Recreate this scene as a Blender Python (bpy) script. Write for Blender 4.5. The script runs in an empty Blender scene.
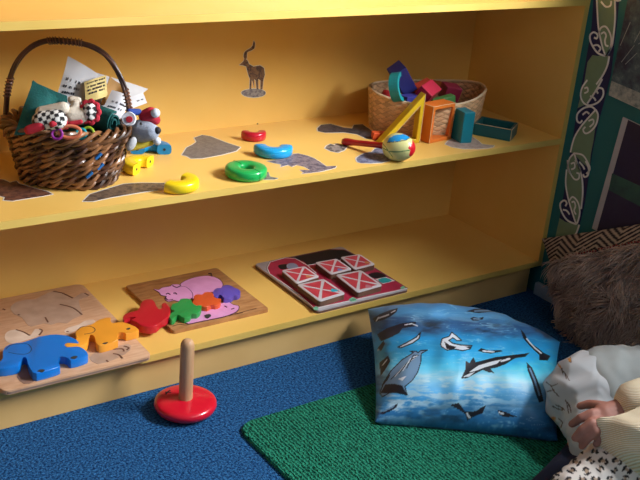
import bpy, bmesh, math, random
import numpy as np
from mathutils import Vector, Matrix, noise as mnoise
random.seed(7); np.random.seed(7)
SC = bpy.context.scene
COL = SC.collection
PI = math.pi

# ------------------------------------------------------------------ camera maths
CAM = np.array([-1.861, -1.564, 1.093]); FPX = 997.066
RX, RY, RZ = 1.1708, -0.0823, -0.6028
ROT = np.array(Matrix.Rotation(RZ, 3, 'Z') @ Matrix.Rotation(RY, 3, 'Y') @ Matrix.Rotation(RX, 3, 'X'))
D, H1, H2, H3, T, TS, PR = .3507, .0930, .4226, .7593, .0143, .0145, .0168

def un(x, y, ax, v):
    """point of the plane (axis ax at v) under a pixel of the photograph"""
    d = ROT @ np.array([(x-320)/FPX, (240-y)/FPX, -1.0])
    k = (v-CAM[ax])/d[ax]
    return Vector(CAM+k*d)
def pr(P):
    q = (np.asarray(P)-CAM) @ ROT
    return 320+FPX*q[..., 0]/-q[..., 2], 240-FPX*q[..., 1]/-q[..., 2]
def crop(pts, ox, oy, s):
    return [(ox+x/s, oy+y/s) for x, y in pts]

# ------------------------------------------------------------------ materials
def lin(c):
    if isinstance(c, str): c = [int(c[i:i+2], 16)/255 for i in (0, 2, 4)]
    return tuple(x/12.92 if x <= .04045 else ((x+.055)/1.055)**2.4 for x in c)
MATS = {}
def mat(name, c, rough=.5, c2=None, scale=30, bump=0, bscale=200, spec=.5, coat=0, attr=None, sheen=0, metal=0, stretch=None, detail=4, contrast=None):
    if name in MATS: return MATS[name]
    m = bpy.data.materials.new(name); m.use_nodes = True; MATS[name] = m
    nt = m.node_tree; b = nt.nodes['Principled BSDF']
    b.inputs['Roughness'].default_value = rough
    b.inputs['Specular IOR Level'].default_value = spec
    b.inputs['Coat Weight'].default_value = coat
    b.inputs['Sheen Weight'].default_value = sheen
    b.inputs['Metallic'].default_value = metal
    tc = nt.nodes.new('ShaderNodeTexCoord')
    src = tc.outputs['Object']
    if stretch:
        mp = nt.nodes.new('ShaderNodeMapping'); mp.inputs['Scale'].default_value = stretch
        nt.links.new(src, mp.inputs['Vector']); src = mp.outputs['Vector']
    n = nt.nodes.new('ShaderNodeTexNoise'); n.inputs['Scale'].default_value = scale; n.inputs['Detail'].default_value = detail
    nt.links.new(src, n.inputs['Vector'])
    if attr:
        a = nt.nodes.new('ShaderNodeAttribute'); a.attribute_name = attr
        nt.links.new(a.outputs['Color'], b.inputs['Base Color'])
    else:
        A = lin(c)
        B = lin(c2) if c2 else tuple(x*.9 for x in A)
        r = nt.nodes.new('ShaderNodeValToRGB')
        lo, hi = contrast or (.35, .65)
        r.color_ramp.elements[0].position = lo; r.color_ramp.elements[1].position = hi
        r.color_ramp.elements[0].color = (*B, 1); r.color_ramp.elements[1].color = (*A, 1)
        nt.links.new(n.outputs['Fac'], r.inputs['Fac']); nt.links.new(r.outputs['Color'], b.inputs['Base Color'])
    if bump:
        n2 = nt.nodes.new('ShaderNodeTexNoise'); n2.inputs['Scale'].default_value = bscale; n2.inputs['Detail'].default_value = 3
        nt.links.new(src, n2.inputs['Vector'])
        bp = nt.nodes.new('ShaderNodeBump'); bp.inputs['Strength'].default_value = bump; bp.inputs['Distance'].default_value = .004
        nt.links.new(n2.outputs['Fac'], bp.inputs['Height']); nt.links.new(bp.outputs['Normal'], b.inputs['Normal'])
    return m

LAM = mat('shelf_laminate', 'eec268', .38, 'eabc60', 6, spec=.5)
EDGE = mat('shelf_edge_band', 'dcba62', .4, 'd5b158', 8)
BLUE_CARPET = mat('blue_carpet', '346fa6', .95, '0a2c58', 210, bump=1.0, bscale=260, spec=.1, contrast=(.36, .66))
TEALWALL = mat('teal_paint', '0f6e70', .6, '0e686a', 5)
WOODP = mat('pale_board_wood', 'cda482', .55, 'c09370', 10, stretch=(3, 14, 3))
WOODB = mat('tan_board_wood', 'b98553', .55, '9c6a3c', 9, stretch=(3, 12, 3))
WOODD = mat('tile_side_wood', '7d5a48', .6, '604234', 20)
PEGW = mat('peg_wood', 'c9a079', .5, 'b98d66', 14, stretch=(8, 8, 1))

def gloss(name, c, rough=.28):
    return mat(name, c, rough, None, 12, spec=.5, coat=.25)

# ------------------------------------------------------------------ objects
def link(o, parent=None):
    COL.objects.link(o)
    if parent is not None:
        o.parent = parent
    return o
def finish(name, bm, m, parent=None, smooth=True, angle=40):
    me = bpy.data.meshes.new(name)
    bmesh.ops.recalc_face_normals(bm, faces=bm.faces)
    bm.to_mesh(me); bm.free()
    for k in (m if isinstance(m, (list, tuple)) else [m]): me.materials.append(k)
    if smooth:
        me.shade_smooth()
        try: me.set_sharp_from_angle(angle=math.radians(angle))
        except Exception: pass
    return link(bpy.data.objects.new(name, me), parent)
def tag(o, label, cat, group=None, kind=None):
    o['label'] = label; o['category'] = cat
    if group: o['group'] = group
    if kind: o['kind'] = kind
    return o
def thing(name, label, cat, group=None, loc=None):
    o = bpy.data.objects.new(name, None); o.empty_display_size = .02
    COL.objects.link(o)
    return tag(o, label, cat, group)
def struct(o): o['kind'] = 'structure'; return o

# ------------------------------------------------------------------ shape helpers
def BM(): return bmesh.new()
def box(bm, x0, x1, y0, y1, z0, z1, M=None, bev=0, mi=0):
    vs = [bm.verts.new((x, y, z)) for x in (x0, x1) for y in (y0, y1) for z in (z0, z1)]
    fs = [bm.faces.new([vs[i] for i in f]) for f in ((0, 1, 3, 2), (4, 6, 7, 5), (0, 4, 5, 1), (2, 3, 7, 6), (0, 2, 6, 4), (1, 5, 7, 3))]
    if bev:
        es = list({e for f in fs for e in f.edges})
        r = bmesh.ops.bevel(bm, geom=es, offset=bev, segments=2, affect='EDGES', profile=.5)
        vs = list({v for f in r['faces'] for v in f.verts} | {v for v in vs if v.is_valid})
    if M is not None: bmesh.ops.transform(bm, matrix=M, verts=[v for v in vs if v.is_valid])
    return vs
def prism(bm, pts, z0, z1, bev=0, M=None, mi=0, inner=None):
    """closed outline (x,y) extruded from z0 to z1; optional hole outline of the same count"""
    P = [Vector((p[0], p[1])) for p in pts]
    area = sum(P[i].x*P[i-1].y-P[i-1].x*P[i].y for i in range(len(P)))
    new = []
    if inner is None:
        a = [bm.verts.new((p.x, p.y, z0)) for p in P]; b = [bm.verts.new((p.x, p.y, z1)) for p in P]
        n = len(P)
        bot = bm.faces.new(a[::-1]); top = bm.faces.new(b)
        fs = [bm.faces.new((a[i], a[(i+1) % n], b[(i+1) % n], b[i])) for i in range(n)]
        for f in fs+[bot, top]: f.material_index = mi
        new = a+b
        if bev:
            r = bmesh.ops.bevel(bm, geom=list(top.edges), offset=bev, segments=2, affect='EDGES', profile=.5)
            new = list({v for v in new if v.is_valid} | {v for f in r['faces'] for v in f.verts})
    else:
        n = len(P)
        rings = []
        for z in (z0, z1):
            rings.append(([bm.verts.new((p.x, p.y, z)) for p in P], [bm.verts.new((q[0], q[1], z)) for q in inner]))
        (ao, ai), (bo, bi) = rings
        for i in range(n):
            j = (i+1) % n
            for q in ((ao[i], ao[j], bo[j], bo[i]), (ai[j], ai[i], bi[i], bi[j]), (bo[i], bo[j], bi[j], bi[i]), (ao[j], ao[i], ai[i], ai[j])):
                f = bm.faces.new(q); f.material_index = mi
        new = ao+ai+bo+bi
    if M is not None: bmesh.ops.transform(bm, matrix=M, verts=new)
    return new
def tube(bm, pts, rad, seg=8, closed=False, mi=0, cap=True):
    pts = [Vector(p) for p in pts]; n = len(pts)
    if not hasattr(rad, '__len__'): rad = [rad]*n
    rings = []; up = Vector((0, 0, 1)); prevn = None
    for i in range(n):
        if closed: t = pts[(i+1) % n]-pts[i-1]
        else: t = pts[min(i+1, n-1)]-pts[max(i-1, 0)]
        t.normalize()
        if prevn is None:
            a = up if abs(t.z) < .9 else Vector((1, 0, 0))
            u = (a-t*a.dot(t)).normalized()
        else:
            u = (prevn-t*prevn.dot(t))
            u = u.normalized() if u.length > 1e-6 else t.orthogonal().normalized()
        prevn = u; w = t.cross(u)
        rings.append([bm.verts.new(pts[i]+(u*math.cos(2*PI*k/seg)+w*math.sin(2*PI*k/seg))*rad[i]) for k in range(seg)])
    for i in range(n if closed else n-1):
        A = rings[i]; B = rings[(i+1) % n]
        for k in range(seg):
            f = bm.faces.new((A[k], A[(k+1) % seg], B[(k+1) % seg], B[k])); f.material_index = mi
    if not closed and cap:
        bm.faces.new(rings[0][::-1]).material_index = mi; bm.faces.new(rings[-1]).material_index = mi
def lathe(bm, prof, seg=40, M=None, mi=0):
    rings = []; new = []
    for r, z in prof:
        if r < 1e-6: rings.append([bm.verts.new((0, 0, z))])
        else: rings.append([bm.verts.new((r*math.cos(2*PI*k/seg), r*math.sin(2*PI*k/seg), z)) for k in range(seg)])
        new += rings[-1]
    for A, B in zip(rings, rings[1:]):
        for k in range(seg):
            a = [A[k % len(A)], A[(k+1) % len(A)], B[(k+1) % len(B)], B[k % len(B)]]
            u = []
            for v in a:
                if v not in u: u.append(v)
            if len(u) > 2: bm.faces.new(u).material_index = mi
    if M is not None: bmesh.ops.transform(bm, matrix=M, verts=new)
def ball(bm, c, r, M=None, seg=16, sc=(1, 1, 1)):
    R = Matrix.Translation(Vector(c)) @ (M or Matrix.Identity(4)) @ Matrix.Diagonal((*[r*s for s in sc], 1))
    bmesh.ops.create_uvsphere(bm, u_segments=seg, v_segments=max(8, seg*2//3), radius=1, matrix=R)
def smooth_closed(pts, k=4):
    """Catmull-Rom through a closed outline"""
    n = len(pts); out = []
    P = [Vector((p[0], p[1])) for p in pts]
    for i in range(n):
        a, b, c, d = P[i-1], P[i], P[(i+1) % n], P[(i+2) % n]
        for s in range(k):
            t = s/k
            q = .5*((2*b)+(c-a)*t+(2*a-5*b+4*c-d)*t*t+(3*b-a-3*c+d)*t**3)
            out.append((q.x, q.y))
    return out
def smooth_open(pts, k=6):
    P = [Vector(p) for p in pts]; n = len(P); out = []
    for i in range(n-1):
        a, b, c, d = P[max(i-1, 0)], P[i], P[i+1], P[min(i+2, n-1)]
        for s in range(k):
            t = s/k
            out.append(.5*((2*b)+(c-a)*t+(2*a-5*b+4*c-d)*t*t+(3*b-a-3*c+d)*t**3))
    out.append(P[-1]); return out
def on_plane(px, ax, v):
    q = [un(x, y, ax, v) for x, y in px]
    i, j = [k for k in range(3) if k != ax]
    return [(p[i], p[j]) for p in q]
def offset(pts, d):
    P = [Vector(p) for p in pts]; n = len(P)
    area = sum(P[i-1].x*P[i].y-P[i].x*P[i-1].y for i in range(n))
    s = 1 if area > 0 else -1
    out = []
    for i in range(n):
        e1 = (P[i]-P[i-1]); e2 = (P[(i+1) % n]-P[i])
        nn = Vector((e1.y, -e1.x)).normalized()+Vector((e2.y, -e2.x)).normalized()
        nn = nn.normalized() if nn.length > 1e-6 else nn
        out.append((P[i].x+s*nn.x*d, P[i].y+s*nn.y*d))
    return out
def ribbon2d(bm, pts, w, z0, z1, M=None):
    """painted stroke: flat band of width w along a 2D polyline, as a low solid"""
    P = [Vector((p[0], p[1])) for p in pts]; L = []; R = []
    for i in range(len(P)):
        t = (P[min(i+1, len(P)-1)]-P[max(i-1, 0)])
        if t.length < 1e-9: t = Vector((1, 0))
        t.normalize(); n = Vector((-t.y, t.x))*w/2
        L.append(P[i]+n); R.append(P[i]-n)
    new = []
    a = [[bm.verts.new((p.x, p.y, z)) for p in S] for z in (z0, z1) for S in (L, R)]
    for i in range(len(P)-1):
        for f in ((a[2][i], a[3][i], a[3][i+1], a[2][i+1]), (a[0][i], a[2][i], a[2][i+1], a[0][i+1]), (a[3][i], a[1][i], a[1][i+1], a[3][i+1]), (a[0][i+1], a[1][i+1], a[1][i], a[0][i])):
            bm.faces.new(f)
    for i in (0, -1):
        bm.faces.new((a[0][i], a[1][i], a[3][i], a[2][i]))
    for S in a: new += S
    if M is not None: bmesh.ops.transform(bm, matrix=M, verts=new)
# planar frames: local (x,y,z) -> world
WALLX = Matrix(((0, 0, -1, TS), (1, 0, 0, 0), (0, 1, 0, 0), (0, 0, 0, 1)))     # (Y,Z) drawn on the right wall, out towards -X
BACKY = Matrix(((1, 0, 0, 0), (0, 0, -1, D), (0, 1, 0, 0), (0, 0, 0, 1)))      # (X,Z) drawn on the shelf's back, out towards -Y

def blob(name, chains, m, parent=None, vox=.004, smooth=4, wob=0, wsc=30, disp=None):
    """one continuous skin over tapered limbs: chains of (point, radius)"""
    bm = BM()
    for ch in chains:
        if len(ch) == 1: ch = [ch[0], ch[0]]
        for (p, r), (q, s) in zip(ch, ch[1:]):
            p = Vector(p); q = Vector(q); L = (q-p).length
            n = max(1, int(L/(min(r, s)*.35)))
            for i in range(n+1):
                t = i/n
                bmesh.ops.create_icosphere(bm, subdivisions=2, radius=r+(s-r)*t, matrix=Matrix.Translation(p.lerp(q, t)))
    me = bpy.data.meshes.new(name+'_src'); bm.to_mesh(me); bm.free()
    o = bpy.data.objects.new(name+'_src', me); COL.objects.link(o)
    md = o.modifiers.new('r', 'REMESH'); md.mode = 'VOXEL'; md.voxel_size = vox
    ms = o.modifiers.new('s', 'SMOOTH'); ms.factor = .5; ms.iterations = smooth
    dg = bpy.context.evaluated_depsgraph_get()
    res = bpy.data.meshes.new_from_object(o.evaluated_get(dg))
    bpy.data.objects.remove(o); bpy.data.meshes.remove(me)
    if wob or disp:
        nn = [v.normal.copy() for v in res.vertices]
        for v, n in zip(res.vertices, nn):
            if wob: v.co += n*wob*mnoise.noise(v.co*wsc)
            if disp: v.co += n*disp(v.co)
    res.name = name; res.materials.clear()
    res.materials.append(m); res.shade_smooth()
    return link(bpy.data.objects.new(name, res), parent)
def paint(o, fn):
    """pattern colours by vertex: fn(N x 3 world points) -> N x 3 sRGB"""
    me = o.data; n = len(me.vertices)
    co = np.empty(n*3); me.vertices.foreach_get('co', co); co = co.reshape(-1, 3)
    c = np.clip(fn(co), 0, 1)
    c = np.where(c <= .04045, c/12.92, ((c+.055)/1.055)**2.4)
    a = me.color_attributes.new('pattern', 'FLOAT_COLOR', 'POINT')
    a.data.foreach_set('color', np.hstack([c, np.ones((n, 1))]).ravel())
def inpoly(x, y, P):
    r = np.zeros(len(x), bool); n = len(P)
    for i in range(n):
        x0, y0 = P[i-1]; x1, y1 = P[i]
        if y0 == y1: continue
        c = ((y0 > y) != (y1 > y)) & (x < (x1-x0)*(y-y0)/(y1-y0)+x0)
        r ^= c
    return r
def dseg(x, y, P):
    d = np.full(len(x), 1e9)
    for (x0, y0), (x1, y1) in zip(P, P[1:]):
        dx, dy = x1-x0, y1-y0; L = dx*dx+dy*dy+1e-12
        t = np.clip(((x-x0)*dx+(y-y0)*dy)/L, 0, 1)
        d = np.minimum(d, np.hypot(x-x0-t*dx, y-y0-t*dy))
    return d
def vnoise(x, y, sx, sy, seed=0, oct=4):
    rs = np.random.RandomState(seed); out = np.zeros(len(x)); amp = 1; tot = 0
    for o in range(oct):
        g = rs.rand(64, 64); u = x*sx*2**o+7.3; v = y*sy*2**o+3.1
        i = np.floor(u).astype(int); j = np.floor(v).astype(int); fu = u-i; fv = v-j
        fu = fu*fu*(3-2*fu); fv = fv*fv*(3-2*fv); i %= 64; j %= 64; i2 = (i+1) % 64; j2 = (j+1) % 64
        out += amp*((g[i, j]*(1-fu)+g[i2, j]*fu)*(1-fv)+(g[i, j2]*(1-fu)+g[i2, j2]*fu)*fv); tot += amp; amp *= .5
    return out/tot
def grid(name, nu, nv, fn, m, parent=None, thick=0, closed_u=False):
    bm = BM()
    V = [[bm.verts.new(fn(i/(nu if closed_u else nu-1), j/(nv-1))) for j in range(nv)] for i in range(nu)]
    for i in range(nu if closed_u else nu-1):
        for j in range(nv-1):
            k = (i+1) % nu
            bm.faces.new((V[i][j], V[k][j], V[k][j+1], V[i][j+1]))
    if thick:
        bmesh.ops.recalc_face_normals(bm, faces=bm.faces)
        bmesh.ops.solidify(bm, geom=list(bm.faces), thickness=thick)
    return finish(name, bm, m, parent, angle=60)
def pillow(name, corner, t, m, parent=None, n=120, up=None, wrinkle=.003, seed=0, floor=None, pinch=.07, arch=0):
    """corners BL, BR, TR, TL; puffed both ways along the normal"""
    BL, BR, TR, TL = [Vector(c) for c in corner]
    N = (BR-BL).cross(TL-BL).normalized()
    if up and N.dot(Vector(up)) < 0: N = -N
    def base(u, v):
        a = u*2-1; b = v*2-1
        a2 = a*(1-pinch*(1-b*b)); b2 = b*(1-pinch*(1-a*a))+(arch*(1-a*a)*(b+1)/2)
        u2 = (a2+1)/2; v2 = (b2+1)/2
        p = BL*(1-u2)*(1-v2)+BR*u2*(1-v2)+TR*u2*v2+TL*(1-u2)*v2
        h = (max(0, 1-abs(a)**2.6)*max(0, 1-abs(b)**2.6))**.55
        return p, h, a, b
    bm = BM(); F = {}
    for side in (1, -1):
        for i in range(n):
            for j in range(n):
                edge = i in (0, n-1) or j in (0, n-1)
                if side < 0 and edge: F[side, i, j] = F[1, i, j]; continue
                p, h, a, b = base(i/(n-1), j/(n-1))
                e = 1-max(abs(a), abs(b))
                w = mnoise.noise(Vector((a*2.6+seed, b*2.6, 1)))*2+mnoise.noise(Vector((a*6+seed, b*3, 4)))
                rad = math.atan2(b, a)
                w2 = mnoise.noise(Vector((rad*5+seed, e*2, 2)))*(1-min(1, e*2))
                q = p+N*side*(t/2*h+wrinkle*(w+w2*1.5)*min(1, h*1.5))
                if floor is not None and q.z < floor: q.z = floor+(.0004 if side > 0 else 0)
                F[side, i, j] = bm.verts.new(q)
    for side in (1, -1):
        for i in range(n-1):
            for j in range(n-1):
                q = [F[side, i, j], F[side, i+1, j], F[side, i+1, j+1], F[side, i, j+1]]
                bm.faces.new(q if side > 0 else q[::-1])
    return finish(name, bm, m, parent, angle=180)

# ================================================================== SETTING
b = BM(); box(b, -2.6, 1.6, -2.9, 1.0, -.05, 0); struct(finish('floor', b, BLUE_CARPET))
CREAMW = mat('back_wall_paint', 'd8cdb4', .7)
b = BM(); box(b, -2.6, TS, D+.02, D+.1, 0, 2.7); struct(finish('wall_back', b, CREAMW))
# right wall with a window opening above the painted board, out of the frame
WY0, WY1, WZ0, WZ1 = -1.75, -.03, 1.08, 1.60
b = BM()
box(b, TS, TS+.09, -2.9, D+.1, 0, WZ0); box(b, TS, TS+.09, -2.9, D+.1, WZ1, 2.7)
box(b, TS, TS+.09, WY1, D+.1, WZ0, WZ1); box(b, TS, TS+.09, -2.9, WY0, WZ0, WZ1)
struct(finish('wall_right', b, TEALWALL))
WHITEP = mat('white_gloss_paint', 'dcdcd8', .4)
b = BM()
box(b, TS+.015, TS+.06, WY0, WY0+.03, WZ0, WZ1); box(b, TS+.015, TS+.06, WY1-.03, WY1, WZ0, WZ1)
box(b, TS+.015, TS+.06, WY0+.03, WY1-.03, WZ1-.03, WZ1); box(b, TS+.015, TS+.06, WY0+.03, WY1-.03, WZ0, WZ0+.02)
struct(finish('window_1', b, WHITEP))
BASEB = mat('blue_grey_skirting', 'a4b8ca', .5)
b = BM(); box(b, .0005, TS, -2.9, -.001, 0, .034, bev=.003); struct(finish('baseboard_right', b, BASEB))

# ------------------------------------------------------------------ bookshelf
XL = -2.05
sh = thing('bookshelf', 'yellow open wooden bookshelf unit against the teal wall', 'bookshelf')
HT = 1.10
for x0, x1 in ((0, TS-.0003), (XL-TS, XL)):
    b = BM(); box(b, x0, x1, 0, D+.012, H1-T, HT); o = finish('side_panel', b, LAM, sh, False)
    b = BM(); box(b, x0, x1, -.0012, 0, H1-T, HT); finish('edge_band', b, EDGE, o, False)
for z, nm in ((H1, 'bottom_board'), (H2, 'shelf_board'), (H3, 'shelf_board'), (HT, 'top_board')):
    b = BM(); box(b, XL, 0, 0, D, z-T, z); o = finish(nm, b, LAM, sh, False)
    b = BM(); box(b, XL, 0, -.0012, 0, z-T, z); finish('edge_band', b, EDGE, o, False)
b = BM(); box(b, XL, 0, D, D+.012, H1, HT); finish('back_panel', b, LAM, sh, False)
PLI = mat('plinth_laminate', 'deb674', .5, 'd6ac6a', 6)
b = BM(); box(b, XL, -.006, PR, PR+.015, .0005, H1-T); finish('plinth', b, PLI, sh, False)

# ------------------------------------------------------------------ painted board with koru border on the right wall
NAVY = mat('navy_mural_paint', '161c52', .55); SAGE = mat('sage_mural_paint', '7d9a78', .55); WHM = mat('white_mural_line', 'f0f1ea', .5)
mu = thing('mural_border', 'teal painted wall border of navy and sage koru scrolls outlined in white', 'mural')
def wallpoly(name, px, z0, z1, m, parent, smooth_k=0):
    pts = on_plane(px, 0, TS)
    if smooth_k: pts = smooth_closed(pts, smooth_k)
    bb = BM(); prism(bb, pts, z0, z1, M=WALLX); return finish(name, bb, m, parent, False)
wallpoly('navy_band', [(594, -6), (620, -6), (617, 25), (614, 50), (611, 75), (606, 95), (598, 125), (592, 155), (585, 203), (579, 228), (572, 262), (565, 290), (556, 290), (551, 262), (556, 236), (561, 212), (566, 182), (569, 160), (573, 138), (577, 112), (583, 78), (588, 50), (592, 25)], .0002, .0010, NAVY, mu)
for P in ([(597.2, -6), (598, 13), (599, 28), (602.5, 45), (606.2, 56.2), (611.9, 47), (614, 34), (615.6, 17), (615.2, -6)],
          [(598, 56), (602, 55), (609.6, 56), (607.7, 65.6), (603.4, 75), (598, 87.5), (593.5, 95), (587.8, 103.4), (578, 108), (582, 92), (585, 80), (588, 62), (593, 55)],
          [(596, 109.6), (589, 117.5), (581, 127), (574.7, 138), (571, 152), (574, 153), (580, 160), (589, 168), (590, 168), (591, 155), (593.5, 142), (596, 125), (597.5, 116)],
          [(574.7, 153), (568, 160), (567, 169), (566, 182.5), (568, 195.6), (572, 210.6), (576.6, 223.8), (581.6, 208.8), (583, 193.8), (582.8, 180.6), (580, 169)],
          [(560, 218), (566, 222), (576, 224), (579.8, 224.7), (577, 232), (572.8, 240), (571, 262), (551, 262), (555, 240.6)]):
    wallpoly('sage_ribbon', P, .001, .0017, SAGE, mu)
def stroke(name, px, w=.0042):
    pts = on_plane(px, 0, TS)
    q = [(p.x, p.y) for p in smooth_open([(a, b_, 0) for a, b_ in pts], 6)]
    bb = BM(); ribbon2d(bb, q, w, .0010, .0024, WALLX); return finish(name, bb, WHM, mu, False)
A = lambda P: crop(P, 550, 0, 5.333)
Bc = lambda P: crop(P, 540, 80, 5.333)
Cc = lambda P: crop(P, 540, 160, 5.333)
for s in (A([(252, -20), (256, 70), (262, 150), (280, 240), (300, 300)]), A([(348, -20), (350, 90), (342, 180), (330, 250), (300, 300)]),
          A([(300, 300), (255, 280), (222, 230), (216, 190), (235, 172), (256, 185), (252, 205), (238, 200)]), A([(230, 245), (255, 240), (272, 258), (262, 275)]),
          A([(262, 180), (275, 148), (300, 142), (322, 175), (330, 215), (322, 265), (300, 300)]), A([(276, 180), (292, 172), (302, 190), (296, 215), (300, 240), (314, 246)]),
          A([(318, 300), (308, 350), (285, 400), (250, 450)]), A([(275, 8), (300, 35), (325, 30), (330, 5)]), A([(345, -5), (362, 4), (380, 0)]),
          Bc([(335, -6), (310, 40), (285, 80), (255, 125)]), Bc([(255, 0), (228, 40), (220, 85), (235, 120), (265, 135), (310, 120), (338, 85), (338, 50), (318, 42), (305, 55), (312, 72)]),
          Bc([(240, 45), (255, 40), (258, 60), (240, 70)]), Bc([(270, 85), (290, 95), (300, 110)]),
          Bc([(300, 160), (275, 142), (235, 150), (203, 180), (200, 215), (215, 228), (228, 215)]), Bc([(230, 185), (250, 170), (265, 180)]),
          Bc([(300, 158), (312, 190), (300, 240), (270, 275), (245, 284), (233, 265), (245, 250)]), Bc([(262, 218), (285, 210), (288, 230), (268, 250)]),
          Bc([(300, 158), (262, 200), (220, 250), (185, 310), (165, 385)]),
          Bc([(185, 390), (160, 420), (152, 470), (165, 500)]), Bc([(185, 390), (230, 400), (258, 440), (268, 475), (250, 500)]), Bc([(185, 390), (200, 440), (220, 490)]),
          Cc([(150, 0), (158, 55), (185, 100), (208, 100), (212, 75), (198, 68)]), Cc([(168, 20), (185, 15), (188, 40), (170, 50)]),
          Cc([(190, 0), (215, 50), (228, 110), (230, 180), (222, 260)]), Cc([(246, 5), (262, 45), (258, 80), (240, 90), (232, 75)]), Cc([(212, 10), (230, 30), (240, 50)]),
          Cc([(145, 50), (140, 120), (150, 190), (172, 270), (195, 340)]), Cc([(195, 342), (150, 322), (120, 280), (110, 235), (130, 215), (145, 228), (138, 245)]), Cc([(125, 265), (145, 270), (160, 290)]),
          Cc([(160, 215), (178, 196), (205, 225), (215, 275), (205, 325), (195, 342)]), Cc([(172, 225), (185, 222), (192, 245), (185, 270), (195, 290)]),
          Cc([(212, 345), (198, 385), (175, 425)]), Cc([(100, 440), (120, 430), (140, 445)])):
    stroke('koru_line', s)

def picture_mat(name, cols, sc=9, seed=0, bands=None):
    m = bpy.data.materials.new(name); m.use_nodes = True; nt = m.node_tree; bs = nt.nodes['Principled BSDF']; bs.inputs['Roughness'].default_value = .45
    tc = nt.nodes.new('ShaderNodeTexCoord'); mp = nt.nodes.new('ShaderNodeMapping'); mp.inputs['Location'].default_value = (seed, seed, seed)
    n = nt.nodes.new('ShaderNodeTexNoise'); n.inputs['Scale'].default_value = sc; n.inputs['Detail'].default_value = 8; n.inputs['Roughness'].default_value = .7
    r = nt.nodes.new('ShaderNodeValToRGB')
    nt.links.new(tc.outputs['Object'], mp.inputs['Vector']); nt.links.new(mp.outputs['Vector'], n.inputs['Vector']); nt.links.new(n.outputs['Fac'], r.inputs['Fac'])
    e = r.color_ramp.elements
    while len(e) < len(cols): e.new(.5)
    for i, c in enumerate(cols): e[i].position = .3+.42*i/max(1, len(cols)-1); e[i].color = (*lin(c), 1)
    nt.links.new(r.outputs['Color'], bs.inputs['Base Color'])
    return m
POSW = mat('poster_card', 'b9bcc0', .5)
po = thing('nature_poster', 'upper photo poster of dark rock pool and pale gravel on teal wall', 'poster')
P0 = [un(x, y, 0, TS) for x, y in ((626, 0), (609.5, 95), (640, 105))]
yL = P0[1].y; zb = P0[1].z; yt = P0[0].y
def quadw(name, pts, z0, z1, m, parent):
    bb = BM(); prism(bb, pts, z0, z1, M=WALLX); return finish(name, bb, m, parent, False)
zc = P0[2].z
quadw('card', [(yL-.42, zb-.04), (yL, zb), (yL, .84), (yL-.42, .84)], .0002, .003, POSW, po)
quadw('picture', [(yL-.42, zb-.02), (yL, zb+.02), (yL, .838), (yL-.42, .838)], .003, .0034, picture_mat('rock_pool_print', ['0c1230', '1c2a48', '3c5a68', '7f949a'], 16), po)
quadw('gravel_strip', [(yL-.42, zb-.038), (yL, zb+.001), (yL, zb+.034), (yL-.42, zb)], .0034, .0037, picture_mat('gravel_print', ['4c6068', '9aa6a2', 'c2c6bc'], 60, 3), po)
for k in range(16):
    y = yL-.005-.02*k*.6; z = .63+random.random()*.14
    bb = BM(); ribbon2d(bb, [(y, z), (y-.01-random.random()*.03, z+.03+random.random()*.04)], .0016, .0034, .0038, WALLX)
    finish('reed_stroke', bb, mat('reed_print', '8fa3a8', .5), po, False)
po2 = thing('framed_scene_poster', 'lower dark navy lake scene poster with pale left edge on teal wall', 'poster')
q = [un(x, y, 0, TS) for x, y in ((624, 117), (593, 228))]
yA, zA, yB, zB = q[0].y, q[0].z, q[1].y, q[1].z
quadw('card', [(yB-.5, zB-.05), (yB, zB), (yA, zA), (yA-.5, zA-.05)], .0002, .004, POSW, po2)
off = -.016
quadw('picture', [(yB-.5, zB-.05), (yB+off, zB+.001), (yA+off, zA-.002), (yA-.5, zA-.052)], .004, .0044, picture_mat('lake_print', ['0b1038', '141a48', '1a2a50'], 7, 5), po2)
zm = (zA*.42+zB*.58); ym = yA*.42+yB*.58+off
quadw('green_bank', [(ym-.5, zm-.05), (ym, zm-.012), (ym, zm+.03), (ym-.5, zm+.01)], .0044, .0047, picture_mat('bank_print', ['123c44', '1f5a55', '2c6a5c'], 14, 2), po2)

# ================================================================== RUG
GR = bpy.data.materials.new('green_rug_pile'); GR.use_nodes = True
nt = GR.node_tree; bs = nt.nodes['Principled BSDF']; bs.inputs['Roughness'].default_value = .95; bs.inputs['Specular IOR Level'].default_value = .1
tc = nt.nodes.new('ShaderNodeTexCoord'); wv = nt.nodes.new('ShaderNodeTexWave'); wv.wave_type = 'BANDS'; wv.bands_direction = 'X'
wv.inputs['Scale'].default_value = 42; wv.inputs['Distortion'].default_value = 4.5; wv.inputs['Detail'].default_value = 2; wv.inputs['Detail Scale'].default_value = 3
nz = nt.nodes.new('ShaderNodeTexNoise'); nz.inputs['Scale'].default_value = 190; nz.inputs['Detail'].default_value = 3
mx = nt.nodes.new('ShaderNodeMath'); mx.operation = 'MULTIPLY_ADD'; mx.inputs[1].default_value = .32
nt.links.new(tc.outputs['Object'], wv.inputs['Vector']); nt.links.new(tc.outputs['Object'], nz.inputs['Vector'])
m2 = nt.nodes.new('ShaderNodeMath'); m2.operation = 'MULTIPLY'; m2.inputs[1].default_value = .85
nt.links.new(nz.outputs['Fac'], m2.inputs[0]); nt.links.new(wv.outputs['Fac'], mx.inputs[0]); nt.links.new(m2.outputs[0], mx.inputs[2])
rp = nt.nodes.new('ShaderNodeValToRGB'); rp.color_ramp.elements[0].position = .36; rp.color_ramp.elements[1].position = .74
rp.color_ramp.elements[0].color = (*lin('073a2e'), 1); rp.color_ramp.elements[1].color = (*lin('2b8a6e'), 1)
nt.links.new(mx.outputs[0], rp.inputs['Fac']); nt.links.new(rp.outputs['Color'], bs.inputs['Base Color'])
bp = nt.nodes.new('ShaderNodeBump'); bp.inputs['Strength'].default_value = .9; bp.inputs['Distance'].default_value = .005
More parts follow.
